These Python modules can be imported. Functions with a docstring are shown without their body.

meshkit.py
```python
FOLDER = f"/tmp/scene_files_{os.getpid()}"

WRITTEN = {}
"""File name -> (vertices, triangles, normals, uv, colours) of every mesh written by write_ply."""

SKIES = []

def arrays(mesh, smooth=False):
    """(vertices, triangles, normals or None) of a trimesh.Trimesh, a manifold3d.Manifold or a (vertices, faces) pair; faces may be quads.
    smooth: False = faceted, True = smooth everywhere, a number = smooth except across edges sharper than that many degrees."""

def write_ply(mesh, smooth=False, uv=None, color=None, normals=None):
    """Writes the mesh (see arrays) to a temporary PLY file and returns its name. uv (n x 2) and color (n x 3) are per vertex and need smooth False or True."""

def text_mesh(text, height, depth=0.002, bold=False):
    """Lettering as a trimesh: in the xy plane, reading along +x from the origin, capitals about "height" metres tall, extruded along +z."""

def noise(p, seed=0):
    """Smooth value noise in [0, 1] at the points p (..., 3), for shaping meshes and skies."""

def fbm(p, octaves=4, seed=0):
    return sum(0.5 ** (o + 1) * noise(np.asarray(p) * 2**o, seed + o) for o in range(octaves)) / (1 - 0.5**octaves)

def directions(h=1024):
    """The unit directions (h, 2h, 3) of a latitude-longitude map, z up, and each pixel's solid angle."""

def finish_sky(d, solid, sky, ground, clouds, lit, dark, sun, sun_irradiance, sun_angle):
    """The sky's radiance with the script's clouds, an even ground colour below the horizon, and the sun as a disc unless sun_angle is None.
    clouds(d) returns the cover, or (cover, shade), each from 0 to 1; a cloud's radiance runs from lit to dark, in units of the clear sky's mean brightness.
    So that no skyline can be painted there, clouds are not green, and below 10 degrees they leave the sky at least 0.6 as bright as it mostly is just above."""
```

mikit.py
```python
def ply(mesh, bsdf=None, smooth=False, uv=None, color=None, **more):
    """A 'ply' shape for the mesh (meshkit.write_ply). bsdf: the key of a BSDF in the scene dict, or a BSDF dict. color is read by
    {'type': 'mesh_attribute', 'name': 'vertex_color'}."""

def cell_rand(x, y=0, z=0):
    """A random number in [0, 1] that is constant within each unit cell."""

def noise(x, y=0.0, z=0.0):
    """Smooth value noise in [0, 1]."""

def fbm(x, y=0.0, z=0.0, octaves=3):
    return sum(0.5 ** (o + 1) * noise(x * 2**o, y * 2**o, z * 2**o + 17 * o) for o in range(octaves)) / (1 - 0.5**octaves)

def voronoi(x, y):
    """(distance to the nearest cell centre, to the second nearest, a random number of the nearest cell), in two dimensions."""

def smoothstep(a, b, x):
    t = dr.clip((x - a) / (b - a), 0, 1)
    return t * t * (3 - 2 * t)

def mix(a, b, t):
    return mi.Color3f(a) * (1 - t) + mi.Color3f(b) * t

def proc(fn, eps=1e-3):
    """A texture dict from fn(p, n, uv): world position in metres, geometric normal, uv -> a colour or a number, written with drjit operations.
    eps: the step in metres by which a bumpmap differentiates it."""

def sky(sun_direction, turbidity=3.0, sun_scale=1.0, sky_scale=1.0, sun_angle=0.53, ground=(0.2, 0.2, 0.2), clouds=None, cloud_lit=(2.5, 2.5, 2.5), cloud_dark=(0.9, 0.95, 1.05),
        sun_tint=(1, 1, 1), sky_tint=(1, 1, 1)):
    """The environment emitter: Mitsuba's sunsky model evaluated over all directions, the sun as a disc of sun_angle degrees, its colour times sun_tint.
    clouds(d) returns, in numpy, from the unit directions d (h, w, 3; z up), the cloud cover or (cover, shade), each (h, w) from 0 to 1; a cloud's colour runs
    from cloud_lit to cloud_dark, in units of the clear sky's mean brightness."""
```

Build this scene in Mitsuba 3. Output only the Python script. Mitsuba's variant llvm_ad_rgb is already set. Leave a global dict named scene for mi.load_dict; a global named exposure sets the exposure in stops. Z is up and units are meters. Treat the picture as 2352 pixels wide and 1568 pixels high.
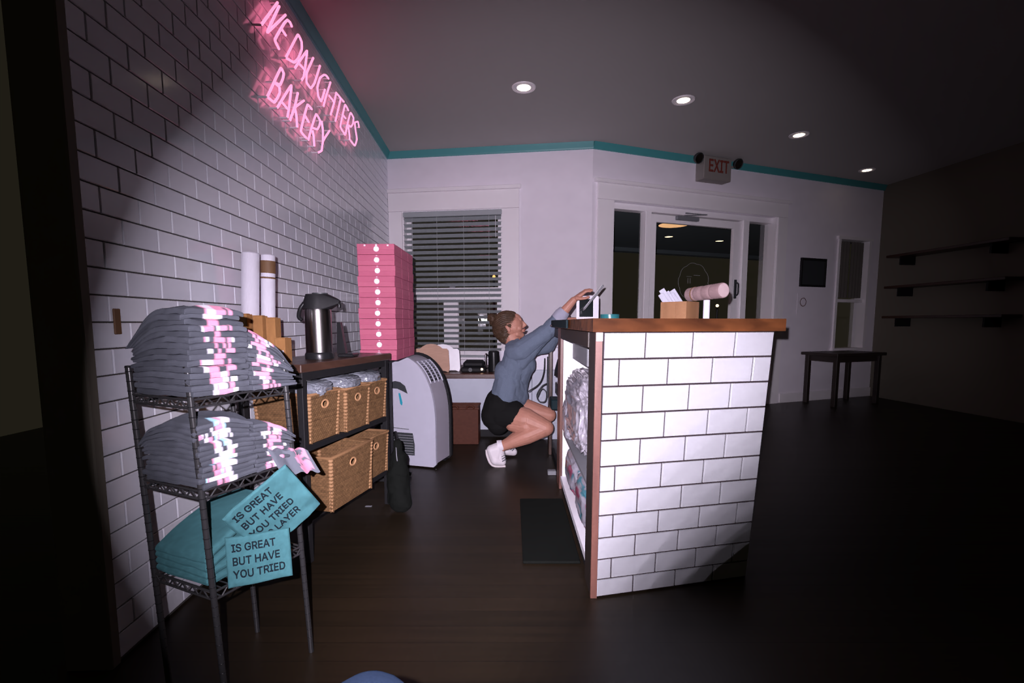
import math, random
import numpy as np, trimesh, mitsuba as mi, mikit, meshkit
import drjit as dr
import manifold3d as m3
from shapely.geometry import Polygon, Point, box as sbox
T = mi.ScalarTransform4f
rng = np.random.default_rng(7)
random.seed(7)

# ------------------------------------------------------------------ camera, night air, flash, exposure
exposure = 0.0
scene, labels = {}, {}
PITCH = math.atan(109 / 1100)
EYE = (0.0, 0.0, 1.0)
scene['camera'] = {'type': 'perspective', 'fov': math.degrees(2 * math.atan(1176 / 1100)), 'fov_axis': 'x', 'near_clip': 0.05, 'far_clip': 100.0,
                   'principal_point_offset_x': 0.0, 'principal_point_offset_y': -65 / 1568,
                   'to_world': T().look_at(origin=EYE, target=(0.0, math.cos(PITCH), 1.0 - math.sin(PITCH)), up=(0, 0, 1))}
scene['night_air'] = {'type': 'constant', 'radiance': {'type': 'rgb', 'value': [0.0135, 0.0118, 0.0075]}, 'sampling_weight': 1.0}
FLASH = np.array((-0.044, -0.044, 1.048))          # the flash window sits up and left of the lens; its tube is a cluster of points about 1 cm wide
for k in range(36):
    q, rr = k * 2.39996, 0.0065 * math.sqrt((k + 0.5) / 36)
    o = FLASH + np.array((rr * math.cos(q), 0.0, rr * math.sin(q)))
    scene[f'camera_flash_{k:02d}'] = {'type': 'spot', 'to_world': T().look_at(origin=o.tolist(), target=(o + np.array((0.058, 1.0, -0.145))).tolist(), up=(0, 0, 1)),
                                      'intensity': {'type': 'rgb', 'value': [1.18, 1.05, 1.24]}, 'cutoff_angle': 43.0, 'beam_width': 23.0, 'sampling_weight': 0.5}

# ------------------------------------------------------------------ materials
def rgb(*c): return {'type': 'rgb', 'value': list(c)}
def mat(key, color, rough=0.5, metallic=0.0, spec=0.5, **kw):
    c = color if isinstance(color, dict) else rgb(*color)
    scene[key] = {'type': 'twosided', 'bsdf': {'type': 'principled', 'base_color': c, 'roughness': rough, 'metallic': metallic, 'specular': spec, **kw}}
    return key
def bump(key, color, rough, fn, scale=1.0, spec=0.5, eps=1e-3):
    scene[key] = {'type': 'twosided', 'bsdf': {'type': 'bumpmap', 'arbitrary': mikit.proc(fn, eps), 'scale': scale,
                  'bsdf': {'type': 'principled', 'base_color': color if isinstance(color, dict) else rgb(*color), 'roughness': rough, 'specular': spec}}}
    return key
N, FB, MIX, SS = mikit.noise, mikit.fbm, mikit.mix, mikit.smoothstep
VC = {'type': 'mesh_attribute', 'name': 'vertex_color'}
mat('m_tile', (0.64, 0.65, 0.70), 0.12); mat('m_tile_b', (0.60, 0.61, 0.67), 0.14)
mat('m_grout', (0.07, 0.066, 0.062), 0.9, spec=0.1)
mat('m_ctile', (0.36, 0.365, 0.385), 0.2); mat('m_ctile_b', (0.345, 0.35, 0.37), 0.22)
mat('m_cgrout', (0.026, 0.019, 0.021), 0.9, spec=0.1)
mat('m_wall', mikit.proc(lambda p, n, uv: MIX((0.75, 0.71, 0.77), (0.81, 0.77, 0.83), FB(p.x * 7, p.y * 7, p.z * 7))), 0.7, spec=0.25)
mat('m_trim', (0.80, 0.77, 0.79), 0.4)
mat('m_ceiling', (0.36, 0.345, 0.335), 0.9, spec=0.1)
mat('m_teal', (0.06, 0.27, 0.275), 0.45)
def floor_fn(p, n, uv):
    r = mikit.cell_rand(p.y / 0.083, p.x * 0 + 3)
    g = FB(p.x * 3 + r * 40, p.y * 60, r * 9, 4)
    gap = SS(0.47, 0.5, dr.abs(p.y / 0.083 - dr.floor(p.y / 0.083) - 0.5))
    return MIX(MIX((0.008, 0.0058, 0.0032), (0.020, 0.0128, 0.0066), g * 0.7 + r * 0.3), (0.004, 0.003, 0.002), gap * 0.8)
mat('m_floor', mikit.proc(floor_fn), 0.42, spec=0.28)
def wood_fn(dark, light, ax):
    def fn(p, n, uv):
        a, b, c = (p.x, p.y, p.z) if ax == 0 else (p.y, p.x, p.z) if ax == 1 else (p.z, p.x, p.y)
        w = FB(a * 2.3, b * 17, c * 17, 3) * 0.7 + 0.3 * N(a * 1.6 + 3.0, b * 4, c * 9)
        s = N(a * 7 + 3 * w, (b + c) * 60 + 9 * w, 5.0)
        return MIX(dark, light, dr.clip(w * 2.1 - 0.58 + 0.5 * (s - 0.5), 0, 1))
    return mikit.proc(fn)
mat('m_wood_top', wood_fn((0.028, 0.009, 0.004), (0.135, 0.046, 0.015), 0), 0.35)
mat('m_wood_post', wood_fn((0.09, 0.038, 0.03), (0.17, 0.075, 0.055), 2), 0.4)
mat('m_wood_dark', wood_fn((0.030, 0.014, 0.009), (0.060, 0.028, 0.018), 1), 0.35)
mat('m_sill', wood_fn((0.030, 0.012, 0.007), (0.075, 0.028, 0.018), 0), 0.35)
mat('m_black', (0.010, 0.010, 0.011), 0.3, spec=0.25); mat('m_black_soft', (0.010, 0.010, 0.011), 0.6, spec=0.2)
mat('m_black_metal', (0.02, 0.02, 0.021), 0.22, spec=0.9)
mat('m_chrome', (0.62, 0.62, 0.65), 0.12, metallic=1.0); mat('m_steel', (0.22, 0.205, 0.20), 0.25, metallic=1.0)
mat('m_white', (0.72, 0.71, 0.75), 0.35); mat('m_white_gloss', (0.74, 0.72, 0.80), 0.16)
mat('m_paper', (0.50, 0.485, 0.54), 0.8, spec=0.1); mat('m_cabinet', (0.40, 0.43, 0.50), 0.5)
mat('m_ac', (0.43, 0.43, 0.50), 0.16); mat('m_ac_front', (0.34, 0.32, 0.37), 0.25); mat('m_grey', (0.16, 0.165, 0.18), 0.5)
mat('m_dark_grey', (0.03, 0.034, 0.037), 0.5)
mat('m_kraft', mikit.proc(lambda p, n, uv: MIX((0.24, 0.115, 0.042), (0.31, 0.155, 0.06), FB(p.x * 90, p.y * 90, p.z * 30))), 0.85, spec=0.1)
mat('m_brown_band', (0.11, 0.055, 0.022), 0.7)
mat('m_wicker', VC, 0.75, spec=0.15)
mat('m_pink', (0.40, 0.10, 0.16), 0.6, spec=0.2); mat('m_pink_b', (0.385, 0.092, 0.152), 0.6, spec=0.2); mat('m_pink_seam', (0.26, 0.06, 0.08), 0.7)
mat('m_sticker', (0.80, 0.70, 0.76), 0.6)
mat('m_blind', (0.30, 0.33, 0.34), 0.5); mat('m_cord', (0.40, 0.42, 0.43), 0.8)
mat('m_skin', mikit.proc(lambda p, n, uv: MIX((0.36, 0.165, 0.115), (0.42, 0.20, 0.145), FB(p.x * 40, p.y * 40, p.z * 40))), 0.5, spec=0.35)
mat('m_hair', VC, 0.55, spec=0.3)
mat('m_shirt', mikit.proc(lambda p, n, uv: MIX((0.098, 0.124, 0.168), (0.122, 0.150, 0.198), N(p.x * 700, p.y * 700, p.z * 700))), 0.9, spec=0.1)
mat('m_cuff', (0.30, 0.30, 0.37), 0.9, spec=0.1)
mat('m_shorts', (0.008, 0.008, 0.008), 0.9, spec=0.1)
mat('m_shoe', (0.60, 0.56, 0.58), 0.6); mat('m_sole', (0.55, 0.50, 0.50), 0.7); mat('m_lace', (0.12, 0.12, 0.14), 0.8)
mat('m_sock', (0.66, 0.62, 0.66), 0.9)
mat('m_tee', VC, 0.95, spec=0.08); mat('m_teal_tee', VC, 0.95, spec=0.08); mat('m_ink', (0.006, 0.012, 0.016), 0.9, spec=0.1)
mat('m_plastic', VC, 0.14, spec=0.9)
mat('m_print_bag', VC, 0.3, spec=0.6)
mat('m_board', mikit.proc(lambda p, n, uv: MIX((0.44, 0.27, 0.19), (0.54, 0.34, 0.25), FB(p.x * 25, p.y * 25, p.z * 90))), 0.7, spec=0.2)
mat('m_light_wood', wood_fn((0.13, 0.060, 0.024), (0.21, 0.105, 0.048), 2), 0.6)
mat('m_roll', (0.20, 0.135, 0.135), 0.75, spec=0.15); mat('m_disc', (0.36, 0.275, 0.275), 0.8, spec=0.1); mat('m_roll_end', (0.29, 0.215, 0.215), 0.75, spec=0.15)
mat('m_leather', mikit.proc(lambda p, n, uv: MIX((0.055, 0.016, 0.008), (0.085, 0.026, 0.013), FB(p.x * 60, p.y * 60, p.z * 60))), 0.6, spec=0.2)
mat('m_screen', (0.008, 0.012, 0.013), 0.12); mat('m_darkteal', (0.008, 0.020, 0.024), 0.6, spec=0.1)
mat('m_teal_tape', (0.02, 0.12, 0.13), 0.25)
mat('m_red', (0.15, 0.03, 0.02), 0.6); mat('m_exit_body', (0.22, 0.20, 0.185), 0.6)
mat('m_denim', mikit.proc(lambda p, n, uv: MIX((0.0055, 0.0105, 0.022), (0.009, 0.016, 0.033), FB(p.x * 500, p.y * 500, p.z * 500))), 0.9, spec=0.1)
mat('m_outside', (0.10, 0.13, 0.135), 0.7); mat('m_decal', (0.20, 0.20, 0.20), 0.6)
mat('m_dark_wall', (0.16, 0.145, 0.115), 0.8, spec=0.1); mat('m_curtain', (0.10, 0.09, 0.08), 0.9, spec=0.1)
mat('m_tube_glass', (0.7, 0.2, 0.3), 0.3)
mat('m_rubber', (0.007, 0.008, 0.007), 0.9, spec=0.05)
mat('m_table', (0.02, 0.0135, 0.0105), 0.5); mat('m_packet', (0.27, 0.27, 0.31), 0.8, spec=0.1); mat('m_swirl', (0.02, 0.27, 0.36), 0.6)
scene['m_glass'] = {'type': 'thindielectric', 'int_ior': 1.5}
def area(r, g, b, w=1.0): return {'emitter': {'type': 'area', 'radiance': rgb(r, g, b), 'sampling_weight': w}}

# ------------------------------------------------------------------ registering things
used = {}
def numbered(name):
    k = used.get(name, 0); used[name] = k + 1
    return name if k == 0 else f'{name}_{k:03d}'
def tag(key, label=None, cat=None, group=None, kind=None):
    d = labels.setdefault(key, {})
    for a, v in (('label', label), ('category', cat), ('group', group), ('kind', kind)):
        if v: d[a] = v
    return key
def thing(name, label=None, cat=None, group=None, kind=None):
    return tag(numbered(name), label, cat, group, kind)
def put(name, mesh, m, parent=None, smooth=False, label=None, cat=None, group=None, kind=None, color=None, **kw):
    key = numbered((parent + '__' if parent else '') + name)
    scene[key] = mikit.ply(mesh, m, smooth=smooth, color=color, **kw)
    if label or cat or group or kind: tag(key, label, cat, group, kind)
    return key

# ------------------------------------------------------------------ mesh helpers
def cat(*ms): return trimesh.util.concatenate([m for m in ms if m is not None])
def bx(x0, x1, y0, y1, z0, z1, r=0.0):
    if r <= 0:
        b = trimesh.creation.box((abs(x1 - x0), abs(y1 - y0), abs(z1 - z0)))
        b.apply_translation(((x0 + x1) / 2, (y0 + y1) / 2, (z0 + z1) / 2)); return b
    pts = []
    for x, sx in ((x0, 1), (x1, -1)):
        for y, sy in ((y0, 1), (y1, -1)):
            for z, sz in ((z0, 1), (z1, -1)):
                pts += [(x, y + sy * r, z + sz * r), (x + sx * r, y, z + sz * r), (x + sx * r, y + sy * r, z)]
    return trimesh.convex.convex_hull(np.array(pts))
class Frame:
    """An upright plane through o: a runs along it, n stands off it, z is up."""
    def __init__(s, o, u, flip=False):
        s.o = np.array([o[0], o[1], 0.0]); u = np.array([u[0], u[1], 0.0]); s.u = u / np.linalg.norm(u)
        s.n = np.array([s.u[1], -s.u[0], 0]) * (-1 if flip else 1)
        s.M = np.eye(4); s.M[:3, 0], s.M[:3, 1], s.M[:3, 3] = s.u, s.n, s.o
    def P(s, a, n, z): return s.o + s.u * a + s.n * n + np.array([0, 0, z])
    def place(s, mesh): m = mesh.copy(); m.apply_transform(s.M); return m
    def box(s, a0, a1, n0, n1, z0, z1, r=0.0): return s.place(bx(a0, a1, n0, n1, z0, z1, r))
    def pts(s, v): v = np.asarray(v); return s.o + v[:, :1] * s.u + v[:, 1:2] * s.n + v[:, 2:] * np.array([0, 0, 1.0])
def tube(pts, r, sides=8, caps=True, closed=False):
    P = np.asarray(pts, float); n = len(P); R = np.broadcast_to(r, (n,)).astype(float)
    if closed: tang = np.roll(P, -1, 0) - np.roll(P, 1, 0)
    else: tang = np.gradient(P, axis=0)
    tang /= np.linalg.norm(tang, axis=1, keepdims=True) + 1e-12
    a = np.cross(tang[0], [0, 0, 1.0]);
    if np.linalg.norm(a) < 1e-3: a = np.cross(tang[0], [1.0, 0, 0])
    a /= np.linalg.norm(a); V = []
    th = np.arange(sides) / sides * 2 * np.pi
    for i in range(n):
        a = a - tang[i] * (a @ tang[i]); a /= np.linalg.norm(a); b = np.cross(tang[i], a)
        V.append(P[i] + R[i] * (np.cos(th)[:, None] * a + np.sin(th)[:, None] * b))
    V = np.vstack(V); F = []
    for i in range(n if closed else n - 1):
        j = (i + 1) % n
        for k in range(sides):
            l = (k + 1) % sides
            F += [(i * sides + k, i * sides + l, j * sides + l), (i * sides + k, j * sides + l, j * sides + k)]
    if caps and not closed:
        c0, c1 = len(V), len(V) + 1; V = np.vstack([V, P[0], P[-1]])
        for k in range(sides):
            l = (k + 1) % sides
            F += [(c0, l, k), (c1, (n - 1) * sides + k, (n - 1) * sides + l)]
    m = trimesh.Trimesh(V, F, process=False)
    m.fix_normals() if n * sides < 400 else None
    return m
def smooth_path(pts, k=6):
    P = np.asarray(pts, float)
    if len(P) < 3: return P
    Q = np.vstack([2 * P[0] - P[1], P, 2 * P[-1] - P[-2]]); out = []
    for i in range(1, len(Q) - 2):
        p0, p1, p2, p3 = Q[i - 1:i + 3]
        for t in np.linspace(0, 1, k, endpoint=False):
            out.append(0.5 * (2 * p1 + (p2 - p0) * t + (2 * p0 - 5 * p1 + 4 * p2 - p3) * t * t + (3 * p1 - p0 - 3 * p2 + p3) * t ** 3))
    return np.vstack(out + [P[-1]])
def lathe(prof, seg=32, at=(0, 0, 0), M=None):
    m = trimesh.creation.revolve(np.asarray(prof, float), sections=seg)
    if M is not None: m.apply_transform(M)
    m.apply_translation(at); return m
def ext(pts, h, holes=None):
    return trimesh.creation.extrude_polygon(Polygon(pts, holes), h, engine='earcut')
def euler(ax, deg, at=None): return trimesh.transformations.rotation_matrix(math.radians(deg), ax, at)
def align(z, x, o):
    """A 4x4 matrix that turns z to the given axis, x near the given one, and moves to o."""
    z = np.asarray(z, float) / np.linalg.norm(z); x = np.asarray(x, float); x = x - z * (x @ z); x /= np.linalg.norm(x)
    M = np.eye(4); M[:3, 0], M[:3, 1], M[:3, 2], M[:3, 3] = x, np.cross(z, x), z, o
    return M
def blob(bones, refine=0.006, taubin=12, lam=0.5):
    """One continuous surface over bones ((p, r), (q, s), ...): hulls of spheres, joined and smoothed."""
    parts = []
    for b in bones:
        sp = [m3.Manifold.sphere(float(r), 20).translate([float(c) for c in p]) for p, r in b]
        parts.append(sp[0] if len(sp) == 1 else m3.Manifold.batch_hull(sp))
    u = m3.Manifold.batch_boolean(parts, m3.OpType.Add).refine_to_length(refine)
    me = u.to_mesh(); t = trimesh.Trimesh(me.vert_properties[:, :3], me.tri_verts, process=True)
    return trimesh.smoothing.filter_taubin(t, lamb=lam, nu=lam + 0.03, iterations=taubin)
def wobble(mesh, amp, freq, seed=0):
    m = mesh.copy(); v = np.array(m.vertices); n = np.array(m.vertex_normals)
    m.vertices = v + n * ((meshkit.fbm(v * freq + seed * 7.3, 3, seed) - 0.5) * 2 * amp)[:, None]; return m
def sgrid(nx, ny): # open grid faces
    i = np.arange(nx - 1)[:, None] * ny + np.arange(ny - 1)[None]; i = i.ravel()
    return np.vstack([np.c_[i, i + ny, i + ny + 1], np.c_[i, i + ny + 1, i + 1]])
def slab(w, d, t, nx=28, nd=28, p=2.0):
    """A soft folded cloth: a closed slab on a grid with rounded rims (p: how square), local x in 0..w, y in 0..d, z in 0..t."""
    def spread(n): q = np.linspace(0, 1, n); return q - 0.8 * np.sin(2 * np.pi * q) / (2 * np.pi)
    X, Y = np.meshgrid(spread(nx) * w, spread(nd) * d, indexing='ij'); e = t * 0.5
    ex = np.minimum(np.minimum(X, w - X), np.minimum(Y, d - Y)).clip(0, e)
    h = e * np.maximum(1 - (1 - ex / e) ** p, 0) ** (1 / p)
    top, bot = (np.stack([X, Y, e + q * h], -1).reshape(-1, 3) for q in (1, -1))
    F = sgrid(nx, nd)
    return trimesh.Trimesh(np.vstack([top, bot]), np.vstack([F, F[:, ::-1] + len(top)]), process=False)

# ------------------------------------------------------------------ the setting
H = 2.78
CORNER, BEND = (-1.329, 5.27), (0.98, 5.03)
A = Frame(CORNER, (2.137, -0.304))               # back wall with the window
B = Frame(BEND, (1, 0.374))                     # its other half, with the entrance
L = Frame(CORNER, (0.0418, -1), True)           # tiled wall, a runs towards the camera
if L.n[0] < 0: L = Frame(CORNER, (0.0418, -1))
put('floor', bx(-4.5, 8.5, -0.6, 7.8, -0.06, 0.0), 'm_floor', label='dark brown stained plank floor', kind='structure')
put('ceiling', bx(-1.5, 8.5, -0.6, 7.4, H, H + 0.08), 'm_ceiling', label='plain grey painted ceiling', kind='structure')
def holed(fr, a1, z1, n0, n1, holes, a0=0.0):
    """A wall slab of one mesh with its openings left out."""
    p = sbox(a0, 0, a1, z1)
    for h in holes: p = p.difference(sbox(*h))
    m = trimesh.creation.extrude_polygon(p, abs(n1 - n0), engine='earcut')
    M = np.eye(4); M[:3, :3] = np.array([[1, 0, 0], [0, 0, 1], [0, 1, 0]]).T; M[1, 3] = min(n0, n1)
    m.apply_transform(M); return fr.place(m)
WIN = (0.163, 0.60, 1.24, 2.17)
DOOR = (0.058, 0.0, 2.32, 2.24)
WIN2 = (3.37, 0.66, 3.98, 2.07)
LA, LB = 2.1585, 4.17
put('wall_back', holed(A, LA, H, -0.16, 0, [WIN]), 'm_wall', label='white painted back wall around the window with blinds', kind='structure')
put('wall_back_right', holed(B, LB, H, -0.16, 0, [DOOR, WIN2], -0.1835), 'm_wall', label='white painted wall around the glass entrance door', kind='structure')
R = Frame(B.P(LB, 0, 0)[:2], (0.12, -1))        # right end wall, in the dark
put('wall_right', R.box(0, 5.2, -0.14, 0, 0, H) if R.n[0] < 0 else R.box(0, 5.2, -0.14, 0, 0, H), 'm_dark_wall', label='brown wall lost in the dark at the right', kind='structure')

# tiled wall: dark grout slab, each near tile a part
wl = put('wall_left', L.box(-0.16, 3.95, -0.12, 0, 0, H), 'm_grout', label='wall of white running-bond subway tiles with dark grout', kind='structure')
put('trim_end', L.box(3.95, 3.985, -0.12, 0.012, 0, H, 0.004), 'm_dark_wall', wl, label='dull brown edge strip')
TH, TL, G = 0.0762, 0.1524, 0.0045
def px_of(p):
    q = np.asarray(p) - EYE; f = np.array([0, math.cos(PITCH), -math.sin(PITCH)]); up = np.array([0, math.sin(PITCH), math.cos(PITCH)])
    dd = q @ f
    return 1176 + 1100 * q[0] / dd, 849 - 1100 * (q @ up) / dd, dd
def tile_mesh(w, h, t=0.006, c=0.0018):
    o = [(0, 0), (w, 0), (w, h), (0, h)]; i = [(c, c), (w - c, c), (w - c, h - c), (c, h - c)]
    v = [(x, 0, z) for x, z in o] + [(x, t - c, z) for x, z in o] + [(x, t, z) for x, z in i]
    f = [(8, 9, 10), (8, 10, 11)]
    for k in range(4):
        l = (k + 1) % 4
        f += [(k, l, 4 + l), (k, 4 + l, 4 + k), (4 + k, 4 + l, 8 + l), (4 + k, 8 + l, 8 + k)]
    m = trimesh.Trimesh(v, f, process=False); m.fix_normals(); return m
tiles = []
for r in range(int(H / TH) + 1):
    z0 = r * TH + 0.012; z1 = min(z0 + TH - G, H - 0.002)
    if z1 - z0 < 0.01: continue
    a = -(TL / 2 if r % 2 else 0.0)
    while a < 3.95:
        lo, hi = max(a, 0.0), min(a + TL - G, 3.95)
        if hi - lo > 0.012: tiles.append((lo, hi, z0, z1))
        a += TL
def shown(t):
    x, y, d = px_of(L.P((t[0] + t[1]) / 2, 0, (t[2] + t[3]) / 2))
    return (1 / d ** 3 if d > 0.3 and -20 < x < 2360 and 0 < y < 1345 else 0.0)
tiles.sort(key=shown, reverse=True)
full = {m: mikit.ply(tile_mesh(TL - G, TH - G), m) for m in ('m_tile', 'm_tile_b')}
mat_L = L.M
for k, (a0, a1, z0, z1) in enumerate(tiles[:300]):
    m = 'm_tile_b' if rng.random() < 0.4 else 'm_tile'
    tilt = (rng.random(2) - 0.5) * 0.006
    M4 = mat_L @ trimesh.transformations.translation_matrix((a0, 0.0005, z0)) @ euler((0, 0, 1), math.degrees(tilt[0])) @ euler((1, 0, 0), math.degrees(tilt[1]))
    if abs(a1 - a0 - (TL - G)) < 1e-6 and abs(z1 - z0 - (TH - G)) < 1e-6:
        scene[numbered(wl + '__tile')] = {**full[m], 'to_world': T(M4.tolist())}
    else:
        w = tile_mesh(a1 - a0, z1 - z0); w.apply_transform(M4); put('tile', w, m, wl)
rest = []
for a0, a1, z0, z1 in tiles[300:]:
    w = tile_mesh(a1 - a0, z1 - z0); w.apply_translation((a0, 0.0005, z0)); rest.append(w)
put('tile_field', L.place(cat(*rest)), 'm_tile', wl, kind='stuff')

# turquoise crown moulding along the three walls
def crown(fr, a0, a1):
    prof = [(0, 0), (0.018, 0), (0.022, 0.012), (0.042, 0.05), (0.048, 0.062), (0, 0.062)]
    m = ext(prof, a1 - a0); v = np.array(m.vertices)
    m.vertices = fr.pts(np.c_[a0 + v[:, 2], v[:, 0], H - 0.0622 + v[:, 1]]); m.fix_normals(); return m
put('trim_1', crown(L, -0.02, 3.95), 'm_teal', label='turquoise crown moulding above the tiled wall', kind='structure')
put('trim_2', crown(A, 0.0, LA + 0.005), 'm_teal', label='turquoise crown moulding above the window wall', kind='structure')
put('trim_3', crown(B, -0.19, LB), 'm_teal', label='turquoise crown moulding above the entrance wall', kind='structure')
put('baseboard_back', A.box(1.5, LA, 0, 0.016, 0.0, 0.12, 0.003), 'm_trim', label='white baseboard of the back wall', kind='structure')
put('baseboard_right', B.box(2.5, LB, 0, 0.016, 0.0, 0.12, 0.003), 'm_trim', label='white baseboard right of the entrance', kind='structure')

# window 1: casing, two sashes, panes
w1 = thing('window_1', 'white double-hung sash window with wide flat casing behind the blinds', kind='structure')
put('casing', cat(A.box(0.012, 0.163, 0, 0.022, 0.56, 2.17, 0.002), A.box(1.24, 1.42, 0, 0.022, 0.56, 2.17, 0.002), A.box(0.012, 1.42, 0, 0.024, 2.172, 2.36, 0.002),
                  A.box(0.0, 1.44, 0, 0.045, 2.362, 2.40, 0.004)), 'm_trim', w1)
put('jamb', cat(A.box(0.163, 0.175, -0.16, 0.0, 0.6, 2.17), A.box(1.228, 1.24, -0.16, 0.0, 0.6, 2.17), A.box(0.163, 1.24, -0.16, 0.0, 2.155, 2.17), A.box(0.163, 1.24, -0.16, 0.03, 0.585, 0.6)), 'm_trim', w1)
def sash(name, a0, a1, z0, z1, n0, n1, st, rb, rt, mull=None):
    k = put(name, cat(A.box(a0, a0 + st, n0, n1, z0, z1), A.box(a1 - st, a1, n0, n1, z0, z1), A.box(a0, a1, n0, n1, z0, z0 + rb), A.box(a0, a1, n0, n1, z1 - rt, z1),
                      A.box(mull[0], mull[1], n0, n1, z0, z1) if mull else None), 'm_trim', w1)
    put('pane', A.box(a0 + st * .8, a1 - st * .8, (n0 + n1) / 2, (n0 + n1) / 2 + 0.004, z0 + rb * .8, z1 - rt * .8), 'm_glass', k)
sash('upper_sash', 0.175, 1.228, 1.30, 2.155, -0.13, -0.095, 0.05, 0.06, 0.045)
sash('lower_sash', 0.175, 1.228, 0.60, 1.37, -0.095, -0.055, 0.055, 0.09, 0.15, (0.585, 0.745))
put('sash_lock', A.box(0.66, 0.72, -0.055, -0.03, 1.37, 1.385, 0.003), 'm_grey', w1)

# door 1: casing, frame, two sidelights, door leaf
d1 = thing('door_1', 'white framed glass entrance door with a narrow sidelight on either side', kind='structure')
put('casing', cat(B.box(-0.13, 0.058, 0, 0.022, 0, 2.24, 0.002), B.box(2.32, 2.47, 0, 0.022, 0, 2.24, 0.002), B.box(-0.13, 2.47, 0, 0.024, 2.242, 2.40, 0.002), B.box(-0.165, 2.50, 0, 0.055, 2.402, 2.435, 0.004)), 'm_trim', d1)
put('frame', cat(B.box(0.058, 0.075, -0.16, 0, 0, 2.24), B.box(2.305, 2.32, -0.16, 0, 0, 2.24), B.box(0.058, 2.32, -0.16, -0.06, 2.18, 2.24), B.box(0.058, 2.32, -0.14, -0.075, 0, 0.10)), 'm_trim', d1)
for a0, a1 in ((0.50, 0.575), (1.86, 1.95)): put('mullion', B.box(a0, a1, -0.15, -0.05, 0, 2.19, 0.004), 'm_trim', d1)
leaf = put('door_leaf', cat(B.box(0.578, 0.655, -0.12, -0.075, 0.01, 2.165), B.box(1.745, 1.855, -0.12, -0.075, 0.01, 2.165), B.box(0.578, 1.855, -0.12, -0.075, 2.085, 2.165), B.box(0.578, 1.855, -0.12, -0.075, 0.01, 0.24)), 'm_trim', d1)
put('pane', B.box(0.65, 1.75, -0.10, -0.096, 0.235, 2.09), 'm_glass', leaf)
put('handle', cat(B.box(1.775, 1.815, -0.075, -0.066, 1.28, 1.50, 0.003), B.place(tube(smooth_path([(1.795, -0.07, 1.31), (1.795, -0.03, 1.33), (1.795, -0.025, 1.4), (1.795, -0.03, 1.45), (1.795, -0.07, 1.47)]), 0.009))), 'm_dark_grey', leaf, smooth=40)
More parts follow.
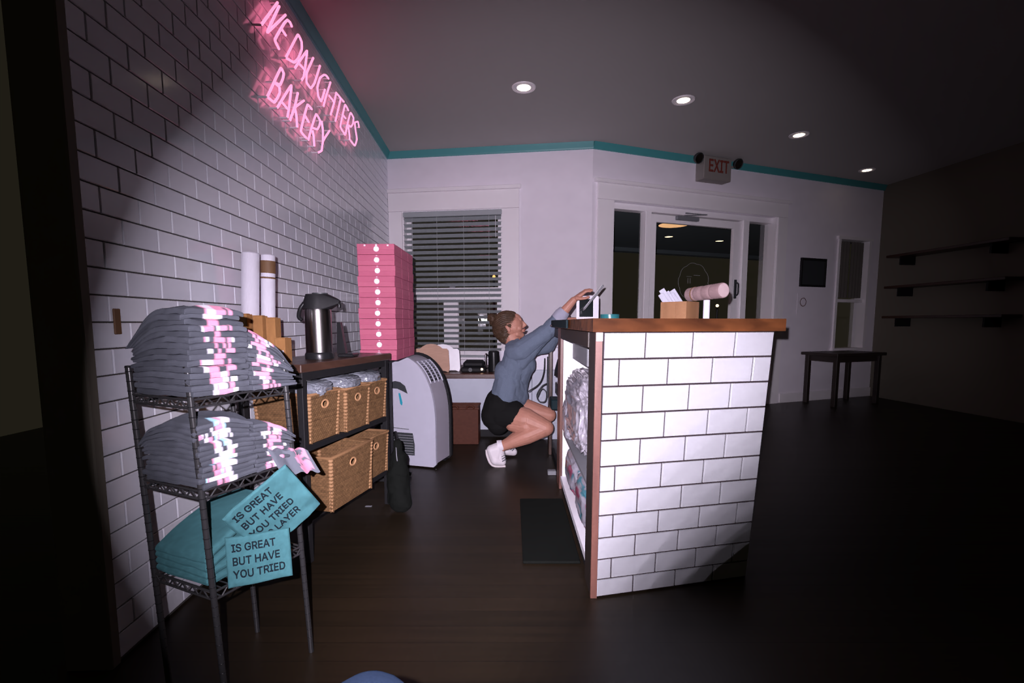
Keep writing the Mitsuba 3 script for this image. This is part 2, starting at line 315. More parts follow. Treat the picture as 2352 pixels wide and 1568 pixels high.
for a0, a1 in ((0.075, 0.50), (1.95, 2.305)): put('sidelight_pane', B.box(a0, a1, -0.11, -0.106, 0.10, 2.18), 'm_glass', d1)
put('door_closer', cat(B.box(0.90, 1.20, -0.075, -0.03, 2.12, 2.165, 0.006), B.place(tube([(1.0, -0.04, 2.17), (1.25, 0.02, 2.185), (1.02, -0.05, 2.20)], 0.008))), 'm_grey', d1, smooth=40)
ring = [(1.203 + (0.205 + 0.012 * abs(math.sin(4.5 * t))) * math.cos(t), -0.0945, 1.455 + (0.205 + 0.012 * abs(math.sin(4.5 * t))) * math.sin(t)) for t in np.linspace(0, 2 * math.pi, 120, endpoint=False)]
put('decal', cat(B.place(tube(ring, 0.0026, 5, closed=True)), B.box(1.10, 1.17, -0.0965, -0.094, 1.515, 1.519), B.box(1.12, 1.127, -0.0965, -0.094, 1.44, 1.50), B.box(1.15, 1.157, -0.0965, -0.094, 1.44, 1.50),
                 B.box(1.20, 1.29, -0.0965, -0.094, 1.53, 1.536)), 'm_decal', leaf, label='faint scalloped emblem on the door glass')

# window 2 in the dark
w2 = thing('window_2', 'unlit window with hanging curtains at the dark end of the room', kind='structure')
put('frame', cat(B.box(3.37, 3.41, -0.1, 0.02, 0.66, 2.07), B.box(3.94, 3.98, -0.1, 0.02, 0.66, 2.07), B.box(3.35, 4.0, -0.1, 0.03, 2.05, 2.09), B.box(3.35, 4.0, -0.1, 0.04, 0.63, 0.665), B.box(3.37, 3.98, -0.1, -0.02, 1.26, 1.30)), 'm_trim', w2)
put('pane', B.box(3.40, 3.95, -0.08, -0.076, 0.66, 2.06), 'm_glass', w2)
for k in range(2):
    a = np.linspace(0, 0.26, 40); V = [(3.41 + k * 0.27 + x, -0.05 + 0.012 * math.sin(x * 110 + k), z) for x in a for z in (1.32, 2.04)]
    m = trimesh.Trimesh(B.pts(V), sgrid(40, 2), process=False); put('curtain', m, 'm_curtain', w2, smooth=True)

# indoor ceiling reflected in the door glass, built as a slab outside
put('reflected_ceiling', cat(B.box(0.0, 5.0, -2.6, -0.2, 2.225, 2.29), B.box(0.0, 5.0, -2.66, -2.5, 2.165, 2.29)), 'm_outside', label='dim teal-grey slab beyond the door standing for the ceiling reflected in its glass', kind='structure')
put('porch_floor', bx(-3, 9, 7.8, 12, -0.15, -0.1), 'm_outside', label='ground outside the door in the dark', kind='structure')

# ------------------------------------------------------------------ neon sign (strokes in metres on the tiled wall: a, z)
NEON = {
'F': [[(3.02, 2.575), (3.12, 2.585), (3.22, 2.365)], [(3.16, 2.49), (3.08, 2.485)]],
'I': [[(2.714, 2.588), (2.905, 2.373)]],
'V': [[(2.696, 2.582), (2.854, 2.365), (2.622, 2.585)]],
'E': [[(2.543, 2.574), (2.567, 2.582), (2.598, 2.575), (2.643, 2.532), (2.769, 2.382), (2.72, 2.366)], [(2.683, 2.485), (2.629, 2.482)]],
'D': [[(2.642, 2.365), (2.462, 2.582), (2.411, 2.571), (2.412, 2.53), (2.471, 2.451), (2.532, 2.398), (2.642, 2.365)]],
'A': [[(2.53, 2.368), (2.327, 2.572), (2.375, 2.444), (2.399, 2.39), (2.44, 2.35)], [(2.461, 2.427), (2.387, 2.436)]],
'U': [[(2.234, 2.576), (2.354, 2.431), (2.36, 2.375), (2.295, 2.374), (2.23, 2.433), (2.12, 2.589)]],
'G': [[(1.962, 2.589), (2.01, 2.586), (2.056, 2.566), (2.128, 2.513), (2.183, 2.433), (2.173, 2.385), (2.121, 2.375), (2.043, 2.483)]],
'H': [[(1.926, 2.583), (2.025, 2.451), (2.085, 2.361)], [(1.809, 2.571), (1.865, 2.478), (1.951, 2.364)], [(1.974, 2.48), (1.864, 2.487)]],
'T': [[(1.802, 2.57), (1.637, 2.586)], [(1.708, 2.579), (1.853, 2.362)]],
'E2': [[(1.527, 2.572), (1.608, 2.581), (1.677, 2.48), (1.745, 2.37), (1.633, 2.358)], [(1.677, 2.48), (1.604, 2.485)]],
'R': [[(1.618, 2.369), (1.562, 2.463), (1.472, 2.582), (1.392, 2.575), (1.415, 2.521), (1.475, 2.475), (1.547, 2.46)], [(1.544, 2.452), (1.518, 2.393), (1.521, 2.361)]],
'S': [[(1.238, 2.562), (1.271, 2.596), (1.362, 2.551), (1.349, 2.501), (1.313, 2.445), (1.382, 2.369), (1.512, 2.368)]],
'B': [[(2.88, 2.066), (2.71, 2.283), (2.675, 2.273), (2.689, 2.241), (2.727, 2.192), (2.797, 2.171)], [(2.797, 2.171), (2.736, 2.177), (2.734, 2.153), (2.763, 2.115), (2.808, 2.072), (2.88, 2.066)]],
'A2': [[(2.776, 2.06), (2.579, 2.265), (2.624, 2.131), (2.654, 2.063)], [(2.715, 2.113), (2.649, 2.111)]],
'K': [[(2.499, 2.257), (2.55, 2.162), (2.624, 2.06)], [(2.413, 2.254), (2.514, 2.184), (2.551, 2.158)], [(2.551, 2.16), (2.531, 2.125), (2.527, 2.063)]],
'E3': [[(2.291, 2.259), (2.357, 2.258), (2.412, 2.178), (2.481, 2.061), (2.398, 2.056)], [(2.412, 2.178), (2.349, 2.163)]],
'R2': [[(2.371, 2.052), (2.303, 2.154), (2.221, 2.263), (2.15, 2.249), (2.169, 2.215), (2.21, 2.175), (2.303, 2.15)], [(2.293, 2.139), (2.276, 2.105), (2.275, 2.052)]],
'Y': [[(2.126, 2.259), (2.11, 2.206), (2.118, 2.14)], [(1.98, 2.255), (2.118, 2.14), (2.147, 2.071), (2.215, 2.037)]],
}
ns = thing('neon_sign', 'glowing pink neon sign reading FIVE DAUGHTERS BAKERY high on the tiled wall', 'neon sign')
for k, strokes in NEON.items():
    ms, posts = [], []
    for s in strokes:
        c = np.array([(a, 0.045, z) for a, z in s])
        # rounded bends: cut each corner, then smooth
        q = [c[0]]
        for i in range(1, len(c) - 1): q += [c[i] * 0.85 + c[i - 1] * 0.15, c[i] * 0.85 + c[i + 1] * 0.15]
        q.append(c[-1]); ms.append(tube(L.pts(smooth_path(q, 4)), 0.0068, 7))
        posts += [tube(L.pts([(p[0], 0.0, p[2]), (p[0], 0.045, p[2])]), 0.005, 6) for p in (c[0], c[-1])]
    lt = put('letter', cat(*ms), 'm_tube_glass', ns, smooth=True, **area(1.8, 0.42, 0.72, 0.6))
    for q in posts: put('tube_support', q, 'm_tile', lt)

# ------------------------------------------------------------------ ceiling downlights
for k, (x, y, r) in enumerate([(0.09, 3.84, 0.072), (1.38, 4.05, 0.07), (2.74, 4.77, 0.068), (4.17, 5.83, 0.066)]):
    which = ('left end of the row, nearest the neon sign', 'second from the left in the row', 'third from the left in the row', 'right end of the row, farthest off')[k]
    t = thing('downlight', f'round recessed ceiling light, {which}', 'ceiling light', 'recessed lights in the ceiling')
    put('trim_ring', lathe([(r, 0), (r, -0.004), (r + 0.016, -0.007), (r + 0.02, 0)], 40, (x, y, H)), 'm_trim', t, smooth=30)
    put('glow_ring', lathe([(r, -0.002), (r * 0.74, -0.0035), (r * 0.74, -0.0015), (r, -0.0005), (r, -0.002)], 40, (x, y, H)), 'm_white', t, smooth=30, **area(0.85, 0.40, 0.16, 0.3))  # warm halo round the lens, given as the ring's own emission
    put('lens', trimesh.creation.cylinder(r * 0.73, 0.006, 40, transform=trimesh.transformations.translation_matrix((x, y, H - 0.0032))), 'm_white', t, **area(3.2, 2.5, 1.75, 1.0))
for k, (x, y, r, lab) in enumerate([(2.03, 6.16, 0.185, 'large round amber disc set outside for a lamp reflected in the door glass'), (2.24, 7.0, 0.055, 'small round disc set outside for a lamp reflection below the large one'), (3.12, 7.36, 0.055, 'small round disc set outside for a reflection at the right of the door glass')]):  # glowing discs outside stand for indoor lamps reflected in the glass
    t = thing('reflected_lamp', lab, 'ceiling light', 'lamp reflections in the door glass')
    put('rim', lathe([(r, 0), (r, -0.008), (r + 0.012, -0.012), (r + 0.014, 0)], 40, (x, y, 2.225)), 'm_dark_grey', t, smooth=30)
    e = area(0.9, 0.48, 0.20, 0.3) if k == 0 else area(2.2, 1.6, 0.9, 0.3)
    put('diffuser', trimesh.creation.cylinder(r, 0.010, 40, transform=trimesh.transformations.translation_matrix((x, y, 2.225 - 0.0055))), 'm_white', t, **e)
for x, y, z, lab in ((-0.52, 14.0, 2.31, 'distant orange street lamp seen through the blinds'), (5.95, 14.0, 1.48, 'pale glowing globe on a pole added low beyond the door glass')):  # the second globe is added for a bright spot of unknown source
    t = thing('street_lamp', lab, 'street lamp')
    put('pole', tube([(x, y, -0.1), (x, y, z - 0.05)], 0.03, 8), 'm_black', t)
    g = trimesh.creation.icosphere(2, 0.045); g.apply_translation((x, y, z)); put('globe', g, 'm_white', t, **(area(3.0, 0.9, 0.25, 0.1) if x < 0 else area(3.0, 2.0, 1.1, 0.1)))

# ------------------------------------------------------------------ exit sign
ex = thing('exit_sign', 'white emergency exit sign with red EXIT letters and two round lamps above the door', 'exit sign')
put('housing', B.box(1.09, 1.465, 0.0, 0.13, 2.53, 2.772, 0.006), 'm_exit_body', ex)
tm = meshkit.text_mesh('EXIT', 0.125, 0.004, bold=True); b0 = tm.bounds; s = 0.27 / (b0[1][0] - b0[0][0])
v = np.array(tm.vertices) * (s, 1, 1); tm.vertices = B.pts(np.c_[1.145 + v[:, 0], 0.13 + v[:, 2], 2.612 + v[:, 1]]); tm.fix_normals()
put('lettering', tm, 'm_red', ex)
for a in (1.03, 1.57):
    o = B.P(a - 0.02, 0.14, 2.725); M = align(B.n * 0.9 + np.array([0, 0, -0.45]), B.u, o)
    lh = put('lamp_head', lathe([(0, -0.05), (0.035, -0.048), (0.052, -0.02), (0.056, 0.005), (0.052, 0.012), (0.048, 0.004)], 28, M=M), 'm_dark_grey', ex, smooth=35)
    put('reflector', lathe([(0, -0.012), (0.03, -0.006), (0.046, 0.006), (0.0, 0.014)], 28, M=M), 'm_chrome', lh, smooth=35)
    put('bracket', tube([B.P(a - 0.02, 0.10, 2.71), B.P(a + (0.07 if a < 1.3 else -0.11), 0.08, 2.69)], 0.012, 8), 'm_exit_body', ex)

# ------------------------------------------------------------------ window blind
bl = thing('window_blind', 'grey horizontal slat blind lowered over the back window', 'window blind')
put('headrail', A.box(0.17, 1.235, -0.045, 0.012, 2.11, 2.165, 0.003), 'm_blind', bl)
zs = np.arange(2.085, 0.66, -0.0572)
sl = bx(0.168, 1.236, -0.0245, 0.0245, -0.0014, 0.0014)
for z in zs:
    m = sl.copy(); m.apply_transform(euler((1, 0, 0), 33)); m.apply_translation((0, -0.018, z)); put('slat', A.place(m), 'm_blind', bl)
put('bottom_rail', A.box(0.168, 1.236, -0.04, 0.004, 0.625, 0.648, 0.003), 'm_blind', bl)
for a in (0.27, 0.54, 0.83, 1.10): put('ladder_cord', tube(A.pts([(a, 0.006, 0.64), (a, 0.006, 2.12)]), 0.0018, 5), 'm_cord', bl)
put('tilt_wand', tube(A.pts([(1.17, 0.016, 2.10), (1.175, 0.02, 1.88)]), 0.003, 6), 'm_white', bl)

# ------------------------------------------------------------------ low cabinet under the window
cb = thing('window_cabinet', 'low white cabinet with dark wooden top running under the window', 'cabinet')
put('body', bx(-1.14, 0.46, 4.15, 4.98, 0.0, 0.515, 0.003), 'm_cabinet', cb)
put('worktop', bx(-1.15, 0.48, 4.12, 5.03, 0.5155, 0.555, 0.004), 'm_sill', cb)
put('kick_board', bx(-1.12, 0.44, 4.135, 4.1495, 0.0, 0.06), 'm_black_soft', cb)

# ------------------------------------------------------------------ things on the cabinet
pl = [(0, 0.0), (0.03, 0.012), (0.27, 0.012), (0.30, 0.0), (0.31, 0.03), (0.30, 0.19), (0.285, 0.205), (0.25, 0.205), (0.225, 0.225), (0.19, 0.243), (0.15, 0.248), (0.11, 0.243), (0.075, 0.225), (0.05, 0.205), (0.015, 0.205), (0.0, 0.19), (-0.01, 0.03)]
def plaque(w, t, o, tilt, lean=-6, sc=1.0):
    q = Polygon([(x * sc, z * sc) for x, z in pl]).buffer(0.006).buffer(-0.003); m = trimesh.creation.extrude_polygon(q, t, engine='earcut')
    m.apply_transform(euler((1, 0, 0), 90 + lean)); m.apply_transform(euler((0, 0, 1), tilt)); m.apply_translation(o); return m
t = thing('wooden_plaque', 'pale scalloped wooden board standing on the cabinet top by the pink boxes', 'board')
put('board', plaque(0.3, 0.02, (-0.87, 4.26, 0.558), 2), 'm_board', t)
hole = trimesh.creation.cylinder(0.009, 0.003, 16); hole.apply_transform(euler((1, 0, 0), 90)); hole.apply_translation((-0.66, 4.2355, 0.582)); put('hole', hole, 'm_black_soft', t)
put('white_board', plaque(0.3, 0.012, (-0.775, 4.315, 0.558), 2, sc=0.98), 'm_white', label='white scalloped board standing half hidden behind the wooden one', cat='board')
t = thing('coffee_grinder', 'low black machine with a small amber light on the cabinet top', 'machine')
put('body', cat(bx(-0.455, -0.235, 4.24, 4.46, 0.556, 0.60, 0.01), bx(-0.44, -0.25, 4.27, 4.45, 0.595, 0.655, 0.02)), 'm_black_soft', t)
g = trimesh.creation.cylinder(0.011, 0.006, 20); g.apply_transform(euler((1, 0, 0), 90)); g.apply_translation((-0.268, 4.237, 0.585)); put('amber_spot', g, 'm_white', t, **area(4.0, 2.4, 1.3, 0.2))  # small amber disc with its own emission
put('dial', lathe([(0, 0.012), (0.018, 0.012), (0.02, 0), (0, 0)], 20, M=align((0, -1, 0), (1, 0, 0), (-0.37, 4.24, 0.58))), 'm_dark_grey', t, smooth=30)
t = thing('coffee_canister', 'black upright canister with a steel edge beside the amber light', 'canister')
put('body', lathe([(0, 0), (0.048, 0), (0.05, 0.01), (0.05, 0.17), (0.044, 0.185), (0, 0.19)], 32, (-0.165, 4.33, 0.556)), 'm_black', t, smooth=30)
put('handle', tube(smooth_path([(-0.215, 4.30, 0.70), (-0.235, 4.28, 0.715), (-0.232, 4.28, 0.60), (-0.212, 4.30, 0.59)]), 0.006, 8), 'm_steel', t, smooth=True)
t = thing('milk_jug', 'small white jug standing behind the crouching woman', 'jug')
put('body', lathe([(0, 0), (0.03, 0), (0.028, 0.05), (0.024, 0.09), (0.032, 0.15), (0.034, 0.19), (0.031, 0.19), (0.022, 0.09), (0, 0.01)], 28, (-0.082, 4.28, 0.556)), 'm_white_gloss', t, smooth=30)
put('handle', tube(smooth_path([(-0.06, 4.25, 0.72), (-0.035, 4.23, 0.70), (-0.035, 4.23, 0.63), (-0.058, 4.25, 0.61)]), 0.005, 8), 'm_white_gloss', t, smooth=True)

# leather crate on the floor
t = thing('storage_crate', 'reddish brown crate standing on the floor before the white cabinet', 'crate')
def hollow(x0, x1, y0, y1, z0, z1, w): return cat(bx(x0, x1, y0, y0 + w, z0, z1, 0.003), bx(x0, x1, y1 - w, y1, z0, z1, 0.003), bx(x0, x0 + w, y0, y1, z0, z1, 0.003), bx(x1 - w, x1, y0, y1, z0, z1, 0.003), bx(x0, x1, y0, y1, z0, z0 + w))
put('body', hollow(-0.545, -0.275, 3.86, 4.10, 0.003, 0.30, 0.012), 'm_leather', t)
put('rim', tube([(-0.545, 3.86, 0.30), (-0.275, 3.86, 0.30), (-0.275, 4.10, 0.30), (-0.545, 4.10, 0.30)], 0.009, 8, closed=True), 'm_leather', t, smooth=40)
for x in (-0.50, -0.37): put('handle', tube(smooth_path([(x, 3.855, 0.295), (x + 0.01, 3.852, 0.32), (x + 0.05, 3.852, 0.32), (x + 0.06, 3.855, 0.295)]), 0.007, 8), 'm_leather', t, smooth=True)

# ------------------------------------------------------------------ portable air conditioner
ac = thing('air_conditioner', 'white portable air conditioner with rounded top standing on the floor', 'air conditioner')
P1, dirw, dirl = np.array([-0.519, 3.19, 0.0]), np.array([0.075, 0.25, 0]) / 0.261, np.array([-0.25, 0.075, 0]) / 0.261
ACM = np.eye(4); ACM[:3, 0], ACM[:3, 1], ACM[:3, 3] = -dirl, dirw, P1       # x to its front, y across, z up
def acp(m): m = m.copy(); m.apply_transform(ACM); return m
def arc_front(s=0.0, k=16):
    # outline of the side, x from -0.37 (back) to 0 (front)
    th = np.linspace(0, np.pi / 2, k); q = [(-0.37 + s, 0.012 + s), (-0.02 - s, 0.012 + s), (0.0 - s, 0.03)]
    q += [(-0.30 + (0.30 - s) * np.cos(a) ** 0.85 - 0.0, 0.30 + (0.478 - s) * np.sin(a) ** 0.9) for a in th]
    q += [(-0.37 + s, 0.778 - s)]
    return q
side = arc_front()
def acext(pts, y0, y1):
    m = ext(pts, y1 - y0); m.apply_transform(np.array([[1, 0, 0, 0], [0, 0, 1, y0], [0, 1, 0, 0], [0, 0, 0, 1.0]])); m.fix_normals(); return acp(m)
put('body', acext(arc_front(0.012), 0.018, 0.25), 'm_ac_front', ac, smooth=35, label='grey-white curved front with the air outlet')
put('side_panel', acext(side, 0.0, 0.02), 'm_ac', ac, smooth=35, label='smooth white side panel')
put('back_shell', acext([(x * 1.0, z * 1.0) for x, z in arc_front(-0.004)], 0.25, 0.275), 'm_black_soft', ac, smooth=35)
# air outlet: frame and louvres lying on the curve of the front
def on_front(t, off=0.0):
    a = t; x = -0.30 + (0.288 + off) * np.cos(a) ** 0.85; z = 0.30 + (0.466 + off) * np.sin(a) ** 0.9; return x, z
def patch(t0, t1, y0, y1, off, k=10):
    V = []
    for tt in np.linspace(t0, t1, k):
        x, z = on_front(tt, off); V += [(x, y0, z), (x, y1, z)]
    return acp(trimesh.Trimesh(V, sgrid(k, 2), process=False))
put('outlet_recess', patch(0.62, 1.10, 0.045, 0.225, 0.0015), 'm_black', ac, smooth=True)
for tt in np.linspace(0.62, 1.10, 9):
    x, z = on_front(tt, 0.003); x2, z2 = on_front(tt, 0.016)
    lo = trimesh.convex.convex_hull(np.array([(x, 0.045, z), (x2, 0.045, z2), (x, 0.225, z), (x2, 0.225, z2), (x + .004, 0.045, z + .004), (x2 + .004, 0.045, z2 + .004), (x + .004, 0.225, z + .004), (x2 + .004, 0.225, z2 + .004)]))
    put('louvre', acp(lo), 'm_ac', ac)
for y in (0.042, 0.105, 0.165, 0.228):
    pts = [(*on_front(tt, 0.010), 0) for tt in np.linspace(0.60, 1.12, 10)]
    put('outlet_rib', acp(tube([(p[0], y, p[1]) for p in pts], 0.006, 6)), 'm_ac', ac, smooth=True)
hand = [(-0.34, -0.003, 0.585), (-0.30, -0.003, 0.598), (-0.26, -0.003, 0.592), (-0.222, -0.003, 0.565), (-0.205, -0.003, 0.515), (-0.24, -0.003, 0.53), (-0.28, -0.003, 0.545), (-0.34, -0.003, 0.548)]
def acflat(pts, y0, y1): return acext([(p[0], p[2]) for p in pts], y0, y1)
put('grip_recess', acflat(hand, -0.004, 0.001), 'm_dark_grey', ac, label='dark curved hand grip')
put('blue_mark', acext([(-0.275, 0.515), (-0.262, 0.515), (-0.245, 0.45), (-0.25, 0.43), (-0.262, 0.44)], -0.002, 0.001), 'm_swirl', ac)
put('side_seam', acext([(-0.35, 0.275), (-0.20, 0.268), (-0.20, 0.262), (-0.35, 0.268)], -0.002, 0.001), 'm_grey', ac)
gr = put('side_grille', acext([(-0.335, 0.085), (-0.16, 0.085), (-0.158, 0.16), (-0.172, 0.24), (-0.335, 0.24)], -0.005, 0.001), 'm_dark_grey', ac)
for k in range(8): put('grille_bar', acp(bx(-0.33, -0.165, -0.009, -0.005, 0.095 + k * 0.018, 0.100 + k * 0.018)), 'm_grey', gr)
put('button', acp(trimesh.creation.icosphere(2, 0.005)), 'm_dark_grey', ac)
for x, y in ((-0.33, 0.05), (-0.33, 0.22), (-0.04, 0.05), (-0.04, 0.22)): put('caster', acp(bx(x - 0.02, x + 0.02, y - 0.02, y + 0.02, 0.0005, 0.0135, 0.004)), 'm_black', ac)
put('power_cord', tube(smooth_path([acp(trimesh.Trimesh([(-0.30, -0.012, 0.24)], [])).vertices[0], (-0.76, 3.14, 0.17), (-0.735, 3.10, 0.10), (-0.705, 3.06, 0.03), (-0.66, 3.05, 0.014)], 8), 0.013, 8), 'm_black', ac, smooth=True)

# black bag slumped beside it
bag = wobble(blob([[((-0.600, 2.47, 0.07), 0.060), ((-0.605, 2.47, 0.20), 0.058), ((-0.605, 2.49, 0.29), 0.04)], [((-0.585, 2.43, 0.07), 0.06), ((-0.60, 2.46, 0.18), 0.055)], [((-0.605, 2.49, 0.29), 0.038), ((-0.61, 2.50, 0.355), 0.018)]], 0.011), 0.014, 22, 3)
bag.vertices[:, 2] = np.maximum(bag.vertices[:, 2], 0.002)
t = thing('black_bag', 'slumped matte black bag on the floor by the far console leg before the air conditioner', 'bag')
put('body', bag, 'm_rubber', t, smooth=True)
put('glint_strand', tube(smooth_path([(-0.612, 2.475, 0.345), (-0.603, 2.445, 0.31), (-0.598, 2.437, 0.28)], 6), 0.003, 6), 'm_grey', t, smooth=True)  # pale strand put in for a glint on the bag

# ------------------------------------------------------------------ stack of pink boxes on its stool
t = thing('black_stool', 'black pedestal stool holding the stack of pink boxes', 'stool')
put('seat', bx(-0.855, -0.745, 2.78, 3.06, 0.755, 0.782, 0.004), 'm_black_soft', t); put('column', bx(-0.83, -0.77, 2.97, 3.05, 0.03, 0.755, 0.003), 'm_black_soft', t); put('foot', bx(-0.86, -0.76, 2.93, 3.07, 0.0005, 0.03, 0.004), 'm_black_soft', t)
NB, HB, Z0 = 11, 0.0598, 0.7825
for k in range(NB):
    dx, dy = (rng.random(2) - 0.5) * (0.004, 0.008); x0, x1, y0, y1 = -0.872 + dx, -0.663 + dx, 2.75 + dy, 3.25 + dy; z0 = Z0 + k * HB; z1 = z0 + HB - 0.0012
    pos = 'topmost of the stack' if k == NB - 1 else 'lowest of the stack' if k == 0 else f'{["", "second", "third", "fourth", "fifth", "sixth", "seventh", "eighth", "ninth", "tenth"][k]} from the bottom of the stack'
    t = thing('pink_box', f'pink bakery box with a white round sticker, {pos}', 'box', 'stacked pink bakery boxes')
    put('tray', bx(x0, x1, y0, y1, z0, z0 + 0.040, 0.0012), 'm_pink' if k % 2 else 'm_pink_b', t)
    put('lid', bx(x0 - 0.001, x1 + 0.001, y0 - 0.001, y1 + 0.001, z0 + 0.026, z1, 0.0015), 'm_pink_b' if k % 2 else 'm_pink', t)
    cx, cz = (x0 + x1) / 2 + 0.004, z0 + 0.030
    sc = Polygon([(cx + (0.0150 + 0.0016 * math.cos(12 * a)) * math.cos(a), cz + (0.0150 + 0.0016 * math.cos(12 * a)) * math.sin(a)) for a in np.linspace(0, 2 * math.pi, 72, endpoint=False)])
    m = trimesh.creation.extrude_polygon(sc, 0.0014, engine='earcut'); m.apply_transform(np.array([[1, 0, 0, 0], [0, 0, -1, y0 - 0.0008], [0, 1, 0, 0], [0, 0, 0, 1.0]])); m.fix_normals()
    put('sticker', m, 'm_sticker', t)
    put('printed_dash', bx(cx - 0.004, cx + 0.004, y0 - 0.0022, y0 - 0.0005, z1 - 0.006, z1 - 0.003), 'm_sticker', t)
    if k == NB - 1:
        for q in (-0.065, 0.0, 0.065): put('printed_mark', bx(cx + q - 0.005, cx + q + 0.005, y0 - 0.0022, y0 - 0.0005, z1 - 0.013, z1 - 0.005), 'm_sticker', t)
    for yy in (2.92, 3.10): put('side_fold', bx(x1 + 0.0008, x1 + 0.0018, yy, yy + 0.012, z0 + 0.002, z1 - 0.002), 'm_pink', t)

# ------------------------------------------------------------------ console table with baskets
CO = Frame((-0.839, 1.90), (0.249, 1))
co = thing('console_table', 'dark wood-topped console with black metal frame along the tiled wall', 'table')
CL, CD = 0.70, 0.32
put('top', CO.box(-0.02, CL + 0.015, -CD, 0.012, 0.800, 0.834, 0.003), 'm_wood_dark', co)
for a0 in (0.0, CL - 0.028):
    for n0 in (-0.028, -CD + 0.005): put('leg', CO.box(a0, a0 + 0.028, n0, n0 + 0.028, 0.0005, 0.799, 0.002), 'm_black_soft', co)
put('apron', cat(CO.box(0.028, CL - 0.028, -0.026, -0.004, 0.765, 0.799), CO.box(0.004, 0.024, -CD + 0.03, -0.028, 0.765, 0.799), CO.box(CL - 0.024, CL - 0.004, -CD + 0.03, -0.028, 0.765, 0.799)), 'm_black_soft', co)
for z in (0.47, 0.175): put('shelf', CO.box(0.003, CL - 0.003, -CD + 0.01, -0.002, z, z + 0.026, 0.002), 'm_black_soft', co)
for a in (0.03,): put('brace', cat(CO.place(ext([(0, 0), (0.045, 0), (0, 0.06)], 0.01))), 'm_black_soft', co) if False else None

def basket(a0, a1, n0, n1, z0, h, label, group, fr=CO):
    """A woven basket in the frame: front face at n1 with a hole for the hand, braided corners and rim."""
    t = thing('wicker_basket', label, 'basket', group)
    w, d = a1 - a0, n1 - n0
    hole = None
    def wall(length, hh, has_hole):
        nx, nz = max(12, int(length / 0.0035)), max(12, int(hh / 0.0035))
        X, Z = np.meshgrid(np.linspace(0, length, nx), np.linspace(0, hh, nz), indexing='ij')
        row = np.floor(Z / 0.0085); ph = X / 0.017 + 0.5 * row
        out = 0.0022 * np.abs(np.sin(np.pi * ph)) * np.abs(np.sin(np.pi * Z / 0.0085)) ** 0.5 + 0.0008 * meshkit.noise(np.stack([X * 90, Z * 90, X * 0], -1), 5)
        c = 0.72 + 0.5 * np.abs(np.sin(np.pi * Z / 0.0085)) ** 0.5 * (0.55 + 0.45 * np.abs(np.sin(np.pi * ph))) - 0.35 + 0.5 * (meshkit.noise(np.stack([np.floor(ph) * 3.1, row * 1.7, X * 0 + length], -1), 3) - 0.4)
        F = sgrid(nx, nz)
        if has_hole:
            cx, cz = length * 0.5, hh * 0.76; V2 = np.c_[X.ravel(), Z.ravel()]
            ctr = V2[F].mean(1); F = F[((ctr[:, 0] - cx) / 0.021) ** 2 + ((ctr[:, 1] - cz) / 0.015) ** 2 > 1]
        return X.ravel(), Z.ravel(), out.ravel(), c.ravel(), F
    V, F, C, off = [], [], [], 0
    for kind, length in (('front', w), ('back', w), ('left', d), ('right', d)):
        X, Z, o, c, f = wall(length, h, kind == 'front')
        tp = 0.012 * (1 - Z / h)                       # narrower towards the foot
        if kind == 'front': q = np.c_[a0 + X, n1 - tp + o, z0 + Z]
        elif kind == 'back': q = np.c_[a0 + X, n0 + tp - o, z0 + Z]
        elif kind == 'left': q = np.c_[a0 + tp - o, n0 + X, z0 + Z]
        else: q = np.c_[a1 - tp + o, n0 + X, z0 + Z]
        V.append(q); F.append(f + off); C.append(c); off += len(q)
    bt = [(a0 + .012, n0 + .012, z0 + .004), (a1 - .012, n0 + .012, z0 + .004), (a1 - .012, n1 - .012, z0 + .004), (a0 + .012, n1 - .012, z0 + .004)]
    V.append(np.array(bt)); F.append(np.array([[0, 1, 2], [0, 2, 3]]) + off); C.append(np.full(4, 0.5))
    C = np.concatenate(C)[:, None].clip(0.15, 1.2); base = np.array([0.175, 0.096, 0.043])
    put('body', trimesh.Trimesh(fr.pts(np.vstack(V)), np.vstack(F), process=False), 'm_wicker', t, smooth=True, color=C * base)
    cols = []; ms = []
    for (a, n) in ((a0, n1), (a1, n1), (a0, n0), (a1, n0)):
        sa, sn, ms = (1 if a == a0 else -1), (1 if n == n0 else -1), []
        for k in range(int(h / 0.0155)):
            zc = z0 + 0.0155 * (k + 0.5); tp = 0.012 * (1 - (zc - z0) / h)
            e = trimesh.creation.icosphere(1, 1.0); e.apply_scale((0.0105, 0.0105, 0.0085)); e.apply_translation((a + sa * (tp + 0.003), n + sn * (tp + 0.003), zc)); ms.append(e)
        br = cat(*ms); put('corner_braid', fr.place(br), 'm_wicker', t, smooth=True, color=np.tile(np.array([0.30, 0.17, 0.085]), (len(br.vertices), 1)))
    rim = tube([(a0, n1, z0 + h), (a1, n1, z0 + h), (a1, n0, z0 + h), (a0, n0, z0 + h)], 0.0075, 8, closed=True)
    put('rim', fr.place(rim), 'm_wicker', t, smooth=True, color=np.tile(np.array([0.22, 0.12, 0.057]), (len(rim.vertices), 1)))
    hx, hz = (a0 + a1) / 2, z0 + h * 0.76
    hr = tube([(hx + 0.022 * math.cos(q), n1 - 0.002, hz + 0.016 * math.sin(q)) for q in np.linspace(0, 2 * math.pi, 20, endpoint=False)], 0.0045, 6, closed=True)
    put('hand_hole', fr.place(hr), 'm_wicker', t, smooth=True, color=np.tile(np.array([0.40, 0.22, 0.11]), (len(hr.vertices), 1)))
    return t
gb = 'wicker baskets on the console shelves'
basket(0.035, 0.245, -0.27, 0.002, 0.497, 0.205, 'brown wicker basket at the near end of the upper console shelf', gb)
basket(0.262, 0.465, -0.26, 0.022, 0.497, 0.200, 'brown wicker basket in the middle of the upper console shelf', gb)
